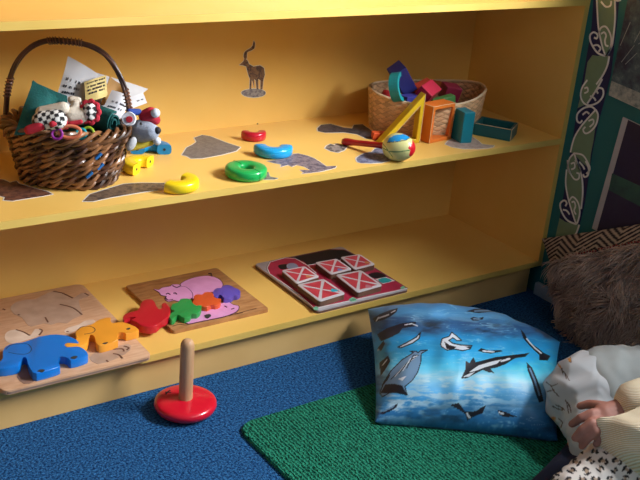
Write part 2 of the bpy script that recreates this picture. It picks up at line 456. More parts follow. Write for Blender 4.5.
nt.links.new(mx.outputs[0], bp.inputs['Height']); nt.links.new(bp.outputs['Normal'], bs.inputs['Normal'])
RUGZ = .009
rx0, ry1 = -.998, -.178
outl = [(rx0+.035, ry1), (rx0+.017, ry1-.006), (rx0+.006, ry1-.017), (rx0, ry1-.035)]
outl = outl+[(rx0, -1.7), (-.36, -1.7), (-.36, ry1)]
b = BM(); prism(b, outl, .0003, RUGZ, bev=.004); rug = finish('green_rug', b, GR)
tag(rug, 'green ribbed rug on the blue carpet under the ocean pillow', 'rug')

# ================================================================== STACKING TOY
RED = gloss('red_gloss_paint', 'd8122e'); BLU = gloss('sky_blue_gloss_paint', '18a0e0'); YEL = gloss('yellow_gloss_paint', 'f2d21c'); GRN = gloss('green_gloss_paint', '1fae55')
DARK = mat('dark_hole', '30302c', .8)
st = thing('stacking_toy', 'red disc base with upright wooden peg standing on blue carpet', 'toy')
M0 = Matrix.Translation((-1.055, -.082, .0005))
b = BM(); lathe(b, [(0, 0), (.036, 0), (.05, .003), (.058, .009), (.0615, .017), (.060, .023), (.055, .0265), (.045, .0285), (.02, .030), (0, .030)], 64, M0); finish('base_disc', b, RED, st, angle=80)
b = BM(); lathe(b, [(0, .029), (.0136, .029), (.0136, .143), (.0129, .150), (.0105, .156), (.006, .1595), (0, .1605)], 32, M0); finish('peg', b, PEGW, st, angle=80)
b = BM(); ribbon2d(b, [(-1.083, -.052), (-1.076, -.046), (-1.069, -.043)], .003, .0290, .0300); ribbon2d(b, [(-1.080, -.044), (-1.071, -.052)], .002, .0290, .0300); finish('stamp_mark', b, DARK, st, False)

def halfring(name, cx, cy, z, R, r, th, face, m, label, full=False, dots=False):
    """a turned ring, or half of one; 'face' is the heading of the flat cut"""
    t = thing(name, label, 'toy', 'wooden stacking rings and half rings')
    bb = BM(); n = 28; prof = []
    for k in range(16):
        a = 2*PI*k/16; ex = .55
        ca, sa = math.cos(a), math.sin(a)
        prof.append(((R+r)/2+(R-r)/2*math.copysign(abs(ca)**ex, ca), th/2+th/2*math.copysign(abs(sa)**ex, sa)))
    a0 = math.radians(face)
    span = [0] if False else None
    angs = [2*PI*i/56 for i in range(56)] if full else [a0+PI/2+PI*i/n for i in range(n+1)]
    rings = [[bb.verts.new((cx+p*math.cos(a), cy+p*math.sin(a), z+q)) for p, q in prof] for a in angs]
    for i in range(len(rings) if full else len(rings)-1):
        X, Y = rings[i], rings[(i+1) % len(rings)]
        for k in range(16): bb.faces.new((X[k], X[(k+1) % 16], Y[(k+1) % 16], Y[k]))
    if not full: bb.faces.new(rings[0]); bb.faces.new(rings[-1][::-1])
    finish('ring_body', bb, m, t, angle=50)
    if full:
        u = Vector((math.cos(a0), math.sin(a0), 0)); v = Vector((-u.y, u.x, 0))
        for s in (1, -1):
            bb = BM(); pts = []
            for k in range(16): pts.append(Vector((cx, cy, z))+v*s*(prof[k][0]+(.0003 if prof[k][0] > (R+r)/2 else -.0003))+Vector((0, 0, prof[k][1]+(.0003 if prof[k][1] > th/2 else 0))))
            tube(bb, pts, .00045, 5, closed=True)
            finish('seam', bb, mat('ring_seam', '0f6a35', .6), t)
    if dots:
        u = Vector((math.cos(a0), math.sin(a0), 0)); v = Vector((-u.y, u.x, 0))
        for s in (1, -1):
            bb = BM(); c = Vector((cx, cy, z+th/2))+v*s*(R+r)/2
            Mm = Matrix.Translation(c+u*.0002) @ u.to_track_quat('Z', 'Y').to_matrix().to_4x4()
            lathe(bb, [(0, -.001), (.0028, -.001), (.0028, .0004), (.0018, .0004), (.0016, .0001), (0, .0001)], 14, Mm)
            finish('dowel_hole', bb, DARK, t)
    return t
Z2 = H2+.0003
def c2(x, y, dz=.01): return un(x, y, 2, H2+dz)
g = c2(246, 171.5); halfring('stacking_ring', g.x, g.y, Z2, .0425, .0125, .022, 10, GRN, 'green whole ring with centre hole near the front edge of the middle shelf', full=True)
g = c2(273, 149.5); halfring('stacking_half_ring', g.x, g.y, Z2, .0425, .0125, .022, 66, BLU, 'bright blue half ring, flat side to the back, behind the green ring')
g = c2(177, 177, .022); halfring('stacking_half_ring', g.x, g.y, Z2, .0425, .0125, .022, 119, YEL, 'yellow half ring nearest the front edge with its rounded side forward')
g = c2(253.5, 134.5); halfring('stacking_half_ring', g.x, g.y, Z2, .0285, .009, .020, 72, gloss('crimson_gloss_paint', 'bf1730'), 'small red half ring by the back of the middle shelf')
g = c2(143.5, 166.0); halfring('stacking_half_ring', g.x, g.y, Z2, .0425, .0125, .022, -54, YEL, 'yellow half ring beside the wicker basket showing its notched flat side', dots=True)
g = c2(151, 150); halfring('stacking_half_ring', g.x, g.y, Z2, .0425, .0125, .022, -112, mat('blue_block_paint', '1488c4', .35), 'blue half ring behind the grey plush mouse showing a dowel hole', dots=True)

# ================================================================== STICKERS
STB = mat('sticker_border', 'e2dfd8', .5)
def animal_mat(name, a, b_, sc=80): return picture_mat(name, [b_, a, b_, a], sc, len(name))
def subdivide_outline(P, k):
    return smooth_closed(P, k) if k > 1 else [tuple(q) for q in P]
def sticker(px, label, a, b_, ax=2, v=None, k=1, extra=(), border=.0026, base=None):
    t = thing('animal_sticker', label, 'sticker', 'animal photo stickers')
    v = H2 if v is None else v
    Mx = BACKY if ax == 1 else None
    e = 0 if ax == 1 else v
    pm = animal_mat('sticker_print_'+a, a, b_)
    outs = [subdivide_outline(on_plane(px, ax, v), k)]+[smooth_closed(on_plane(x, ax, v), 2) for x in extra]
    for i, ol in enumerate(outs):
        bb = BM(); prism(bb, offset(ol, border), e+.00015, e+.0004, M=Mx); finish('border', bb, STB, t, False)
        bb = BM(); prism(bb, ol, e+.0004+.00005*i, e+.0006+.00005*i, M=Mx); finish('printed_animal', bb, pm if i < 2 else animal_mat('sticker_print_ground', '9a9592', '5a5662'), t, False)
    return t
s8 = lambda P: crop(P, 0, 160, 8)
sticker(s8([(-30, 150), (30, 160), (80, 182), (130, 168), (150, 190), (230, 215), (300, 235), (380, 255), (420, 275), (340, 290), (200, 312), (100, 328), (30, 323), (40, 300), (-30, 285)]), 'brown animal photo sticker in front of the wicker basket at the shelf end', '7a4f3a', '3a2020')
c3 = lambda P: crop(P, 0, 120, 3.556); c5 = lambda P: crop(P, 160, 100, 3.556); c7 = lambda P: crop(P, 245, 145, 6.4); c8 = lambda P: crop(P, 310, 110, 5.333)
sticker(c3([(295, 290), (320, 265), (400, 240), (440, 228), (500, 224), (585, 225), (590, 245), (500, 258), (400, 275), (330, 290)]), 'long grey brown animal sticker running from wicker basket to yellow half ring', '7d6650', '3b2e2a')
sticker(c5([(78, 196), (95, 170), (115, 160), (130, 150), (122, 135), (150, 125), (180, 130), (230, 150), (285, 168), (270, 182), (220, 195), (150, 208), (110, 209), (95, 200)]), 'large plain grey animal sticker in the middle of the shelf', '77716e', '5f5a58')
sticker(c7([(140, 103), (200, 98), (250, 92), (310, 58), (340, 55), (400, 70), (440, 85), (480, 110), (520, 138), (585, 135), (575, 148), (480, 172), (360, 186), (378, 178), (350, 160), (420, 162), (380, 140), (330, 128), (300, 140), (275, 128), (228, 142), (232, 125), (180, 115)]), 'antelope sticker with striding legs under the blue half ring', '94868a', '4a4658', border=.0018)
sticker(c7([(95, 215), (130, 200), (125, 178), (150, 175), (160, 203), (210, 212), (190, 221), (110, 222)]), 'tiny grey animal sticker just right of the green ring', '8b857c', '55504c', k=2, border=.001)
sticker(c8([(40, 98), (60, 80), (110, 75), (180, 95), (225, 100), (235, 80), (280, 77), (340, 120), (330, 156), (300, 153), (250, 130), (180, 120), (80, 122), (42, 113)]), 'dark lying animal sticker to the left of the woven flax basket', '5a5358', '231f24')
sticker(c8([(80, 205), (110, 182), (130, 190), (145, 180), (198, 195), (150, 228)]), 'small striped animal sticker under the maraca handle', 'a59a92', '2d2a2c', k=2)
sticker(c8([(250, 255), (290, 232), (330, 225), (360, 200), (420, 225), (440, 258), (380, 282), (270, 283), (250, 270)]), 'blue grey animal sticker in front of the maraca', '8d93ab', '4a4f68', k=2)
sticker(crop([(135, 450), (190, 418), (280, 412), (330, 450), (395, 456), (360, 470), (230, 474)], 420, 60, 5.333), 'pale pinkish patch under the teal upright block', 'b7a49a', '97857c', k=2)  # pale pinkish flat patch, built the same way as the stickers
w = lambda P: crop(P, 230, 35, 6.857)
an = sticker(w([(62, 206), (92, 180), (98, 160), (108, 165), (122, 178), (128, 198), (160, 216), (205, 208), (232, 225), (238, 270), (228, 305), (222, 372), (208, 372), (208, 310), (192, 300), (194, 372), (182, 374), (176, 310), (165, 302), (165, 372), (158, 330), (148, 305), (144, 374), (133, 374), (136, 300), (124, 270), (110, 215), (88, 208)]), 'standing antelope sticker with tall curved horns on the shelf back', '8c6a4c', '3c2a30', ax=1, v=D,
    extra=(w([(96, 160), (94, 130), (108, 108), (135, 92), (155, 72), (162, 38), (171, 62), (165, 92), (140, 108), (116, 120), (114, 160)]), w([(76, 395), (100, 378), (160, 368), (220, 376), (244, 395), (225, 418), (160, 428), (100, 418)])), border=.0012)
b = BM(); ball(b, (un(258, 118, 1, D-.0015).x, D-.0008, un(258.5, 123.8, 1, D).z), .0022, sc=(1, .5, 1)); tag(finish('wall_peg', b, DARK), 'tiny dark screw head low on the shelf back', 'screw')

# ================================================================== MARACA
ma = thing('maraca', 'maraca with red handle and cream head patched blue and red', 'maraca')
MR = .036
hc = c2(399, 147.5, .030); hc.z = H2+.0305
tip = c2(344, 141, .010); tip.z = H2+.0088
ax = (hc-tip).normalized()
MM = Matrix.Translation(hc) @ ax.to_track_quat('Z', 'Y').to_matrix().to_4x4()
b = BM(); prof = []
for k in range(25):
    a = PI*k/24; prof.append((.0305*math.sin(a)*(1-.10*math.cos(a+PI)), -.038*math.cos(a)))
prof[0] = (0, prof[0][1]); prof[-1] = (0, prof[-1][1])
lathe(b, prof, 48, MM); bmesh.ops.subdivide_edges(b, edges=b.edges[:], cuts=2, use_grid_fill=True)
MAR = mat('maraca_paint', 'ffffff', .3, attr='pattern', coat=.3)
head = finish('shaker_head', b, MAR, ma, angle=180)
def fm(co):
    x, y = pr(co); c = np.tile(np.array([.84, .83, .56]), (len(co), 1))
    d = dseg(x, y, c8([(375, 195), (420, 220), (470, 224), (530, 215)])); c[d < .5] = (.30, .50, .28)
    d = dseg(x, y, c8([(385, 175), (405, 200), (440, 250)])); c[d < .45] = (.35, .52, .3)
    c[inpoly(x, y, c8([(412, 172), (420, 150), (450, 134), (500, 128), (535, 145), (530, 152), (515, 160), (490, 158), (470, 168), (450, 165), (440, 172)]))] = (.08, .56, .82)
    c[inpoly(x, y, c8([(545, 160), (575, 180), (580, 230), (545, 262), (528, 240), (535, 215), (524, 205), (530, 185), (545, 180)]))] = (.80, .10, .16)
    c[dseg(x, y, c8([(412, 172), (440, 172), (470, 168), (515, 160), (530, 150)])) < .35] = (.12, .2, .2)
    return c
paint(head, fm)
b = BM(); L = (hc-tip).length
lathe(b, [(0, -L-.004), (.006, -L-.003), (.0085, -L+.003), (.0085, -L+.012), (.0068, -L+.03), (.0065, -.05), (.0085, -.036), (.0085, -.030), (0, -.030)], 20, MM); finish('handle', b, gloss('maraca_red', 'b31a26'), ma, angle=70)

# ================================================================== BUILDING BLOCKS
OR = mat('orange_block_paint', 'e07a2c', .45, 'd86e22', 20); TEALB = mat('teal_block_paint', '0f7f92', .45, '0c7486', 20); YB = mat('yellow_block_paint', 'd8b41e', .45, 'cfa818', 20)
WORN = mat('worn_wood_edge', 'e0c49a', .6)
def placed(x, y, ang, z=Z2, px=True):
    p = un(x, y, 2, H2) if px else Vector((x, y, 0))
    return Matrix.Translation((p.x, p.y, z)) @ Matrix.Rotation(math.radians(ang), 4, 'Z')
def frame_ring(bb, w_, h, t, d, M):
    """rectangular ring standing on its edge, opening along local y"""
    o = [(0, 0), (w_, 0), (w_, h), (0, h)]; i = [(t, t), (w_-t, t), (w_-t, h-t), (t, h-t)]
    S = M @ Matrix(((1, 0, 0, 0), (0, 0, -1, d), (0, 1, 0, 0), (0, 0, 0, 1)))
    prism(bb, o, 0, d, inner=i, M=S)
    bmesh.ops.bevel(bb, geom=list(bb.edges), offset=.0012, segments=1, affect='EDGES')
GRPB = 'coloured wooden hollow blocks'
def worn(parent, segs):
    bb = BM()
    for p, q in segs: tube(bb, [p, q], .0007, 5)
    finish('worn_edge', bb, WORN, parent)
# orange frame
M = placed(429, 144.0, 8); b = BM(); frame_ring(b, .078, .088, .0085, .040, M); o = finish('block_frame', b, OR, None, False)
tag(o, 'orange wooden rectangular frame block standing on the middle shelf', 'block', GRPB)
worn(o, [(M @ Vector((0, 0, .001)), M @ Vector((0, 0, .087))), (M @ Vector((0, 0, .088)), M @ Vector((.078, 0, .088))), (M @ Vector((0, 0, .088)), M @ Vector((0, .04, .088))), (M @ Vector((.078, 0, .088)), M @ Vector((.078, .04, .088)))])
# teal upright
M = placed(460.5, 143.6, -10); b = BM(); box(b, 0, .030, 0, .050, 0, .074, M, .0015); o = finish('upright_block', b, TEALB, None, False)
tag(o, 'teal wooden block standing upright beside the orange frame', 'block', GRPB)
# teal tray frame
pA = un(510, 141.8, 2, H2); M = Matrix.Translation((pA.x, pA.y, Z2)) @ Matrix.Rotation(math.radians(123), 4, 'Z')
b = BM(); prism(b, [(0, 0), (.092, 0), (.092, -.074), (0, -.074)], 0, .029, inner=[(.007, -.007), (.085, -.007), (.085, -.067), (.007, -.067)], M=M)
bmesh.ops.bevel(b, geom=list(b.edges), offset=.001, segments=1, affect='EDGES')
o = finish('block_frame', b, mat('shaded_teal_paint', '0c5f66', .45), None, False); tag(o, 'teal wooden frame block, darkened for shade, lying flat at the shelf corner', 'block', GRPB)  # teal darkened so the tray's shade is part of its colour
worn(o, [(M @ Vector((0, 0, .029)), M @ Vector((.092, 0, .029))), (M @ Vector((0, 0, .029)), M @ Vector((0, -.074, .029))), (M @ Vector((0, 0, .001)), M @ Vector((0, 0, .029)))])
# yellow triangle
pR = un(419.5, 143.2, 2, H2); ang = math.degrees(math.atan2(-.37, .93))
M = Matrix.Translation((pR.x, pR.y, Z2)) @ Matrix.Rotation(math.radians(-12), 4, 'Z') @ Matrix(((1, 0, 0, 0), (0, 0, -1, .022), (0, 1, 0, 0), (0, 0, 0, 1)))
b = BM(); o_ = [(0, 0), (0, .117), (-.105, 0)]; i_ = [(-.0095, .009), (-.0095, .090), (-.081, .009)]
prism(b, o_, 0, .022, inner=i_, M=M)
bmesh.ops.bevel(b, geom=list(b.edges), offset=.001, segments=1, affect='EDGES')
o = finish('triangle_frame', b, YB, None, False); tag(o, 'yellow wooden triangle frame block standing in front of the flax basket', 'block', GRPB)
S = lambda x, y: M @ Vector((x, y, .0223))
worn(o, [(S(-.0095, .090), S(-.081, .009)), (S(0, .117), S(0, .001))])
M = placed(373, 140.3, -22); b = BM(); box(b, 0, .055, 0, .02, 0, .0165, M, .0012); o = finish('small_block', b, mat('red_orange_block_paint', 'd9582c', .45), None, False)
tag(o, 'small red orange wooden block lying behind the maraca', 'block', GRPB)

# ------------------------------------------------------------------ flax basket
FL = mat('flax_weave', 'ffffff', .7, attr='pattern')
fb = thing('flax_basket', 'woven tan flax basket full of coloured wooden blocks', 'basket')
BX, BY = -.262, .210; HA, HB, HH = .162, .112, .086
def flax_pt(u, v, k=1.0):
    a = 2*PI*u; e = 1.08
    ca, sa = math.cos(a), math.sin(a)
    f = .93+.07*v
    x = HA*f*k*math.copysign(abs(ca)**e, ca); y = HB*f*k*math.copysign(abs(sa)**e, sa)
    rim = HH+.007*math.cos(2*a+.6)
    return Vector((BX+x, BY+y, Z2+.002+v*rim))
P1, NV = 56, 14.0
def weave(u, v):
    a = u*P1; c = v*NV
    p = a+c; q = a-c
    i, j = math.floor(p/2), math.floor(q/2)
    return ((i+j) % 2), (p/2 % 1), (q/2 % 1)
def flax_out(u, v):
    p = flax_pt(u, v); k, s, t = weave(u, v)
    h = math.sin(PI*(s if k else t))*.0016
    n = Vector((p.x-BX, p.y-BY, 0)).normalized()
    return p+n*h
o = grid('woven_wall', 420, 60, flax_out, FL, fb, thick=-.0025, closed_u=True)
def ff(co):
    a = np.arctan2((co[:, 1]-BY)/HB, (co[:, 0]-BX)/HA)
    # invert the squarish angle
    ca = (co[:, 0]-BX)/HA; sa = (co[:, 1]-BY)/HB
    a = np.arctan2(np.sign(sa)*np.abs(sa)**(1/1.08), np.sign(ca)*np.abs(ca)**(1/1.08))
    u = (a/(2*PI)) % 1; v = (co[:, 2]-Z2)/HH
    p = u*P1+v*NV; q = u*P1-v*NV
    i = np.floor(p/2); j = np.floor(q/2); k = ((i+j) % 2)
    s = np.where(k > 0, (p/2) % 1, (q/2) % 1)
    edge = np.clip(np.minimum(s, 1-s)*6, 0, 1)
    rnd = (np.sin(i*12.9+j*78.2)*43758.5) % 1
    base = np.array([.84, .67, .50])*(.88+.16*rnd)[:, None]+np.where(k > 0, .03, -.02)[:, None]
    return base*(.72+.28*edge)[:, None]
paint(o, ff)
b = BM(); tube(b, [flax_pt(i/90, 1.0) for i in range(90)], .0028, 8, closed=True); finish('rim', b, mat('flax_rim', 'd8c2a0', .7), fb)
b = BM(); prism(b, [tuple(flax_pt(i/60, 0, .97))[:2] for i in range(60)], Z2, Z2+.003); finish('basket_floor', b, mat('flax_floor', 'b58e64', .8), fb, False)
# blocks piled in the flax basket
def oriented(px, y_plane, size, rot, m, name, label, bev=.0015):
    c = un(px[0], px[1], 1, y_plane)
    R = Matrix.Translation(c) @ Matrix.Rotation(math.radians(rot[2]), 4, 'Z') @ Matrix.Rotation(math.radians(rot[1]), 4, 'Y') @ Matrix.Rotation(math.radians(rot[0]), 4, 'X')
    bb = BM(); a, b_, c_ = [s/2 for s in size]; box(bb, -a, a, -b_, b_, -c_, c_, R, bev)
    oo = finish(name, bb, m, None, False)
    return tag(oo, label, 'block', 'blocks in the flax basket'), R
NB = mat('navy_block_paint', '2a2f74', .45); RB = mat('red_block_paint', 'b52a3a', .45); RB2 = mat('crimson_block_paint', 'c02645', .45); MB_ = mat('maroon_block_paint', '8c2342', .45)
oriented((402, 79), .20, (.036, .036, .078), (20, -38, -20), NB, 'wooden_block', 'navy wooden block sticking up highest out of the flax basket')
oriented((420, 91), .215, (.075, .03, .034), (20, -12, 12), mat('brick_red_block_paint', 'b8432f', .45), 'wooden_block', 'brick red wooden block behind the crimson one in the flax basket')
oriented((428, 92), .165, (.05, .035, .034), (35, -10, 22), RB2, 'wooden_block', 'crimson wooden block at the front middle of the flax basket')
oriented((450, 92), .20, (.042, .036, .036), (10, 8, -15), MB_, 'wooden_block', 'maroon wooden block on the right inside the flax basket')
oriented((439, 88), .25, (.04, .03, .03), (0, 20, 30), mat('rust_block_paint', 'a85a34', .45), 'wooden_block', 'rust brown wooden block deep behind the crimson one')
oriented((414, 101), .17, (.09, .03, .03), (0, 4, 10), mat('indigo_block_paint', '3a3a8c', .45), 'wooden_block', 'indigo wooden block low under the crimson one')
oriented((443, 101), .16, (.06, .02, .02), (0, -10, -5), mat('green_block_paint', '4f8a4a', .45), 'wooden_block', 'green wooden strip low at the front of the flax basket')
c = un(392, 99, 1, .20)
b = BM(); lathe(b, [(0, -.012), (.026, -.012), (.028, -.010), (.028, .010), (.026, .012), (0, .012)], 32, Matrix.Translation(c) @ Matrix.Rotation(math.radians(28), 4, 'Y')); o = finish('round_block', b, RB, None, angle=50)
tag(o, 'red round wooden block at the left inside the flax basket', 'block', 'blocks in the flax basket')
c = un(398, 87, 1, .165); b = BM()
pin = [(.034*math.cos(a), .034*math.sin(a)) for a in [PI*k/16 for k in range(17)]]; pi2 = [(.024*math.cos(a), .024*math.sin(a)) for a in [PI*k/16 for k in range(17)]]
ez = Vector((.5, -.75, .25)).normalized(); ey = Vector((-.80, -.45, .1)); ey = (ey-ez*ey.dot(ez)).normalized(); ex = ey.cross(ez)
R = Matrix((( ex.x, ey.x, ez.x, c.x), (ex.y, ey.y, ez.y, c.y), (ex.z, ey.z, ez.z, c.z), (0, 0, 0, 1)))
prism(b, pin+pi2[::-1], -.011, .011, M=R); o = finish('arch_block', b, mat('teal_arch_paint', '17939a', .45), None, False); tag(o, 'teal arched wooden block against the navy block in the flax basket', 'block', 'blocks in the flax basket')

# ================================================================== WICKER BASKET
def wicker_mat(name, a, b_):
    return mat(name, a, .38, b_, 24, bump=.3, bscale=90, spec=.5, coat=.2, contrast=(.3, .62))
WK = wicker_mat('varnished_willow', '96663f', '35231a'); WK2 = wicker_mat('dark_willow', '5c3722', '26150f'); WKH = wicker_mat('handle_willow', '5a382a', '2a1a18')
wb = thing('wicker_basket', 'brown oval wicker basket with tall arched handle holding soft toys', 'basket')
WC = un(69, 177, 2, H2); WU = Vector((.824, -.567, 0)); WV = Vector((.567, .824, 0)); WC.z = Z2
BH = .102
def wall(a, v, dr=0, dz=0):
    s = v**.8
    return WC+WU*(.084+.026*s+dr)*math.cos(a)+WV*(.072+.024*s+dr)*math.sin(a)+Vector((0, 0, .004+v*BH+dz))
rows = 7
for part, mm, sel in (('weave', WK, 0), ('dark_weave', WK2, 1)):
    bb = BM()
    for i in range(rows):
        v = (i+.5)/rows*.94
        for j in range(3):
            if (i+j) % 3 == (0 if sel else 1) or (not sel and (i+j) % 3 == 2):
                pts = []
                N = 150; K = 9
                for n in range(N):
                    a = 2*PI*n/N; ph = K*a+j*2*PI/3+i*1.7
                    pts.append(wall(a, v, .0062*math.cos(ph)+.0012*math.sin(5*a+j), .0074*math.sin(ph)+.0022*math.sin(3*a+i*2)))
                tube(bb, pts, [.0037+.0009*mnoise.noise(p*30) for p in pts], 7, closed=True)
    finish(part, bb, mm, wb)
bb = BM()
for k in range(26):
    a = 2*PI*k/26; tube(bb, [wall(a, v) for v in (0, .3, .6, .98)], .0032, 6)
finish('stakes', bb, WK2, wb)
bb = BM(); prism(bb, [tuple((WC+WU*.083*math.cos(2*PI*k/40)+WV*.071*math.sin(2*PI*k/40)))[:2] for k in range(40)], Z2, Z2+.006); finish('basket_floor', bb, WK2, wb, False)
bb = BM()
for j in range(4):
    pts = []; N = 220; K = 7
    for n in range(N):
        a = 2*PI*n/N; ph = K*a+j*PI/2
        pts.append(wall(a, 1.0, .0115*math.cos(ph), .0095*math.sin(ph)))
    tube(bb, pts, [.0042+.0008*mnoise.noise(p*30) for p in pts], 8, closed=True)
finish('braided_rim', bb, WK, wb)
za = un(68, 41, 1, WC.y).z
hp = []
for k in range(41):
    t = PI*k/40
    ca, sa = math.cos(t), math.sin(t)
    hp.append(WC+WU*.117*math.copysign(abs(ca)**.74, ca)+Vector((0, 0, BH*.7))+Vector((0, 0, (za-Z2-BH*.7)))*(abs(sa)**.78))
for dr in (0,):
    bb = BM()
    for j in range(3):
        pts = []
        for i, p in enumerate(hp):
            ph = i*.25+j*2.09
            pts.append(p+WV*.0026*math.cos(ph)+(p-WC-Vector((0, 0, .1))).normalized()*.0026*math.sin(ph))
        tube(bb, pts, .0031, 8)
    finish('handle', bb, WKH, wb)
def binding(i0, i1, n, r):
    bb = BM(); pts = []
    for k in range(n*8+1):
        f = i0+(i1-i0)*k/(n*8); i = min(int(f), 39); p = hp[i].lerp(hp[i+1], f-i); tdir = (hp[i+1]-hp[i]).normalized()
        nn = WV; mm_ = tdir.cross(nn); a = 2*PI*k/8
        pts.append(p+nn*r*math.cos(a)+mm_*r*math.sin(a))
    tube(bb, pts, .0013, 5)
    finish('handle_binding', bb, wicker_mat('binding_cane', '8a5a3c', '4a2c20'), wb)
binding(18, 22.5, 11, .0066); binding(3.5, 6.5, 6, .0066); binding(33, 36, 6, .0066)
bb = BM()
for a0, v0 in ((-1.05, .25), (-.92, .62), (-.85, .4)):
    tube(bb, [wall(a0+.02*k, v0+.02*k, .0085) for k in range(6)], .0032, 6)
finish('blue_strands', bb, mat('blue_strand_colour', '1c6cb4', .6), wb)  # short blue strands set on the basket wall

TOYG = 'soft things inside the wicker basket'
FELT = mat('teal_felt', '0e5f5c', .9, '0b504f', 60, bump=.3, bscale=300)
def cloth_patch(name, corners_px, yv, m, label=None, cat=None, parent=None, bulge=.01, wr=.004, seed=0, thick=.003, n=28, sag=None):
    Q = [un(x, y, 1, v) for (x, y), v in zip(corners_px, yv)]
    N = (Q[1]-Q[0]).cross(Q[3]-Q[0]).normalized()
    if N.y > 0: N = -N
    def f(u, v):
        p = Q[0]*(1-u)*(1-v)+Q[1]*u*(1-v)+Q[2]*u*v+Q[3]*(1-u)*v
        return p+N*(bulge*math.sin(PI*u)*math.sin(PI*v)+wr*mnoise.noise(Vector((u*3+seed, v*3, seed))))
    o = grid(name, n, n, f, m, parent, thick)
    if label: tag(o, label, cat, TOYG)
    return o
# folded teal felt at the left: two leaning faces of one folded cloth
t = thing('teal_felt_cloth', 'folded dark teal felt cloth poking up at the left of the wicker basket', 'cloth', TOYG)
cloth_patch('front_fold', [(14, 135), (56, 132), (60, 100), (33, 80)], [.13, .10, .14, .17], FELT, parent=t, seed=1, thick=.004)
cloth_patch('back_fold', [(30, 132), (96, 130), (80, 102), (32, 81)], [.17, .17, .2, .18], FELT, parent=t, seed=2, bulge=-.006, thick=.004)
# rolled teal cloth
bb = BM(); pts = []
c0 = un(114, 124, 1, .10); c1 = un(92, 116, 1, .15); axd = (c0-c1); L = axd.length; axd.normalize(); e1 = axd.cross(Vector((0, 0, 1))).normalized(); e2 = e1.cross(axd)
def roll(u, v):
    th = u*4.6*PI; r = .0065+.0135*u
    return c1+axd*L*v+e1*r*math.cos(th)*1.0+e2*r*math.sin(th)*1.25
tag(grid('teal_cloth_roll', 90, 8, roll, FELT, None, .003), 'rolled dark teal cloth at the right of the wicker basket with open end', 'cloth', TOYG)

PAPER = mat('leaflet_paper', 'cfd0d2', .7, 'bfc0c6', 14); PINK = mat('print_ink', '3a3c4a', .8); YLAB = mat('yellow_label_paper', 'd9c27c', .7, 'cdb368', 20)
def leaflet(label, px, yv, m, lines, bulge, seed, wr=.004, blocks=()):
    t = thing('paper_leaflet', label, 'leaflet', 'paper leaflets in the wicker basket')
    Q = [un(x, y, 1, v) for (x, y), v in zip(px, yv)]
    N = (Q[1]-Q[0]).cross(Q[3]-Q[0]).normalized()
    if N.y > 0: N = -N
    def f(u, v, e=0):
        p = Q[0]*(1-u)*(1-v)+Q[1]*u*(1-v)+Q[2]*u*v+Q[3]*(1-u)*v
        return p+N*(e+bulge*math.sin(PI*u)+wr*mnoise.noise(Vector((u*2+seed, v*2, seed))))
    grid('sheet', 24, 18, f, m, t, .0006)
    bb = BM()
    for (v0, u0, u1, h) in lines:
        u = u0
        while u < u1:
            w_ = .018+random.random()*.035
            if random.random() < .85:
                q = [bb.verts.new(f(a, b_, .0011)) for a, b_ in ((u, v0), (u+w_, v0), (u+w_, v0+h), (u, v0+h))]
                bb.faces.new(q)
            u += w_+.018
    bmesh.ops.solidify(bb, geom=list(bb.faces), thickness=.0002)
    finish('printed_lines', bb, PINK, t, False)
leaflet('white leaflet with dark print standing tallest at the left of the basket papers', [(54, 108), (84, 108), (98, 74), (68, 56)], [.19, .19, .2, .21], PAPER, [(.3, .1, .45, .05), (.42, .08, .6, .05), (.56, .1, .5, .06)], .006, 1)
leaflet('white leaflet lying back with its pointed end beyond the basket handle', [(84, 112), (122, 108), (148, 89), (94, 72)], [.2, .2, .23, .22], PAPER, [(.2, .3, .8, .05)], .004, 4)
leaflet('yellow printed label leaflet in the middle of the basket papers', [(86, 103), (108, 96), (106, 75), (84, 82)], [.165, .17, .18, .18], YLAB, [(.84, .1, .9, .07), (.66, .12, .95, .08), (.5, .1, .9, .09), (.34, .15, .9, .09)], .004, 7)
leaflet('curled leaflet, its inside shade painted tan, behind the yellow label', [(100, 106), (120, 100), (127, 86), (110, 76)], [.17, .17, .185, .19], mat('shaded_paper', 'a87f48', .75), [], -.01, 9)  # yellowish brown puts the shading inside a curled sheet into its colour
leaflet('white leaflet with dark print resting against the teal roll', [(98, 118), (120, 124), (131, 98), (112, 90)], [.15, .14, .16, .17], PAPER, [(.25, .1, .6, .06), (.42, .15, .8, .06), (.6, .2, .9, .06)], .008, 12)
leaflet('white paper slip poking out at the right under the handle', [(128, 110), (147, 103), (143, 93), (126, 98)], [.18, .19, .2, .19], PAPER, [(.4, .5, .9, .12)], .002, 15, .001)

# soft toys lying on top
CRM = mat('cream_plush', 'd6cdbd', .9, 'c6bcab', 40, bump=.3, bscale=400); REDC = mat('red_plush', 'bd2236', .85, 'a81b30', 40); CHK = mat('checker_cloth', 'ffffff', .85, attr='pattern')
def checker(o, org, ex, ey, s, ca=(.88, .88, .86), cb=(.06, .06, .08), patch=None):
    def f(co):
        d = co-np.array(org); i = np.floor(d@np.array(ex)/s); j = np.floor(d@np.array(ey)/s)
        c = np.where(((i+j) % 2)[:, None] > 0, np.array(ca), np.array(cb))
        return c
    paint(o, f)
CX = np.array(ROT[:, 0]); CY = np.array(ROT[:, 1])
RT = lambda a: (CX*math.cos(a)+CY*math.sin(a), -CX*math.sin(a)+CY*math.cos(a))
t = thing('checkered_soft_toy', 'black and white checkered soft toy with red and cream body', 'soft toy', TOYG)
p = un(49.5, 121, 1, .08)
o = blob('checkered_head', [[(p-Vector(CX)*.013, .0185), (p+Vector(CX)*.013+Vector(CY)*.003, .0185)]], CHK, t, .002, 6); checker(o, p, *RT(.25), .0072)
q = un(52.5, 124, 1, .060); blob('red_nose', [[(q, .006), (q+Vector(CX)*.004, .004)]], REDC, t, .0015, 3)
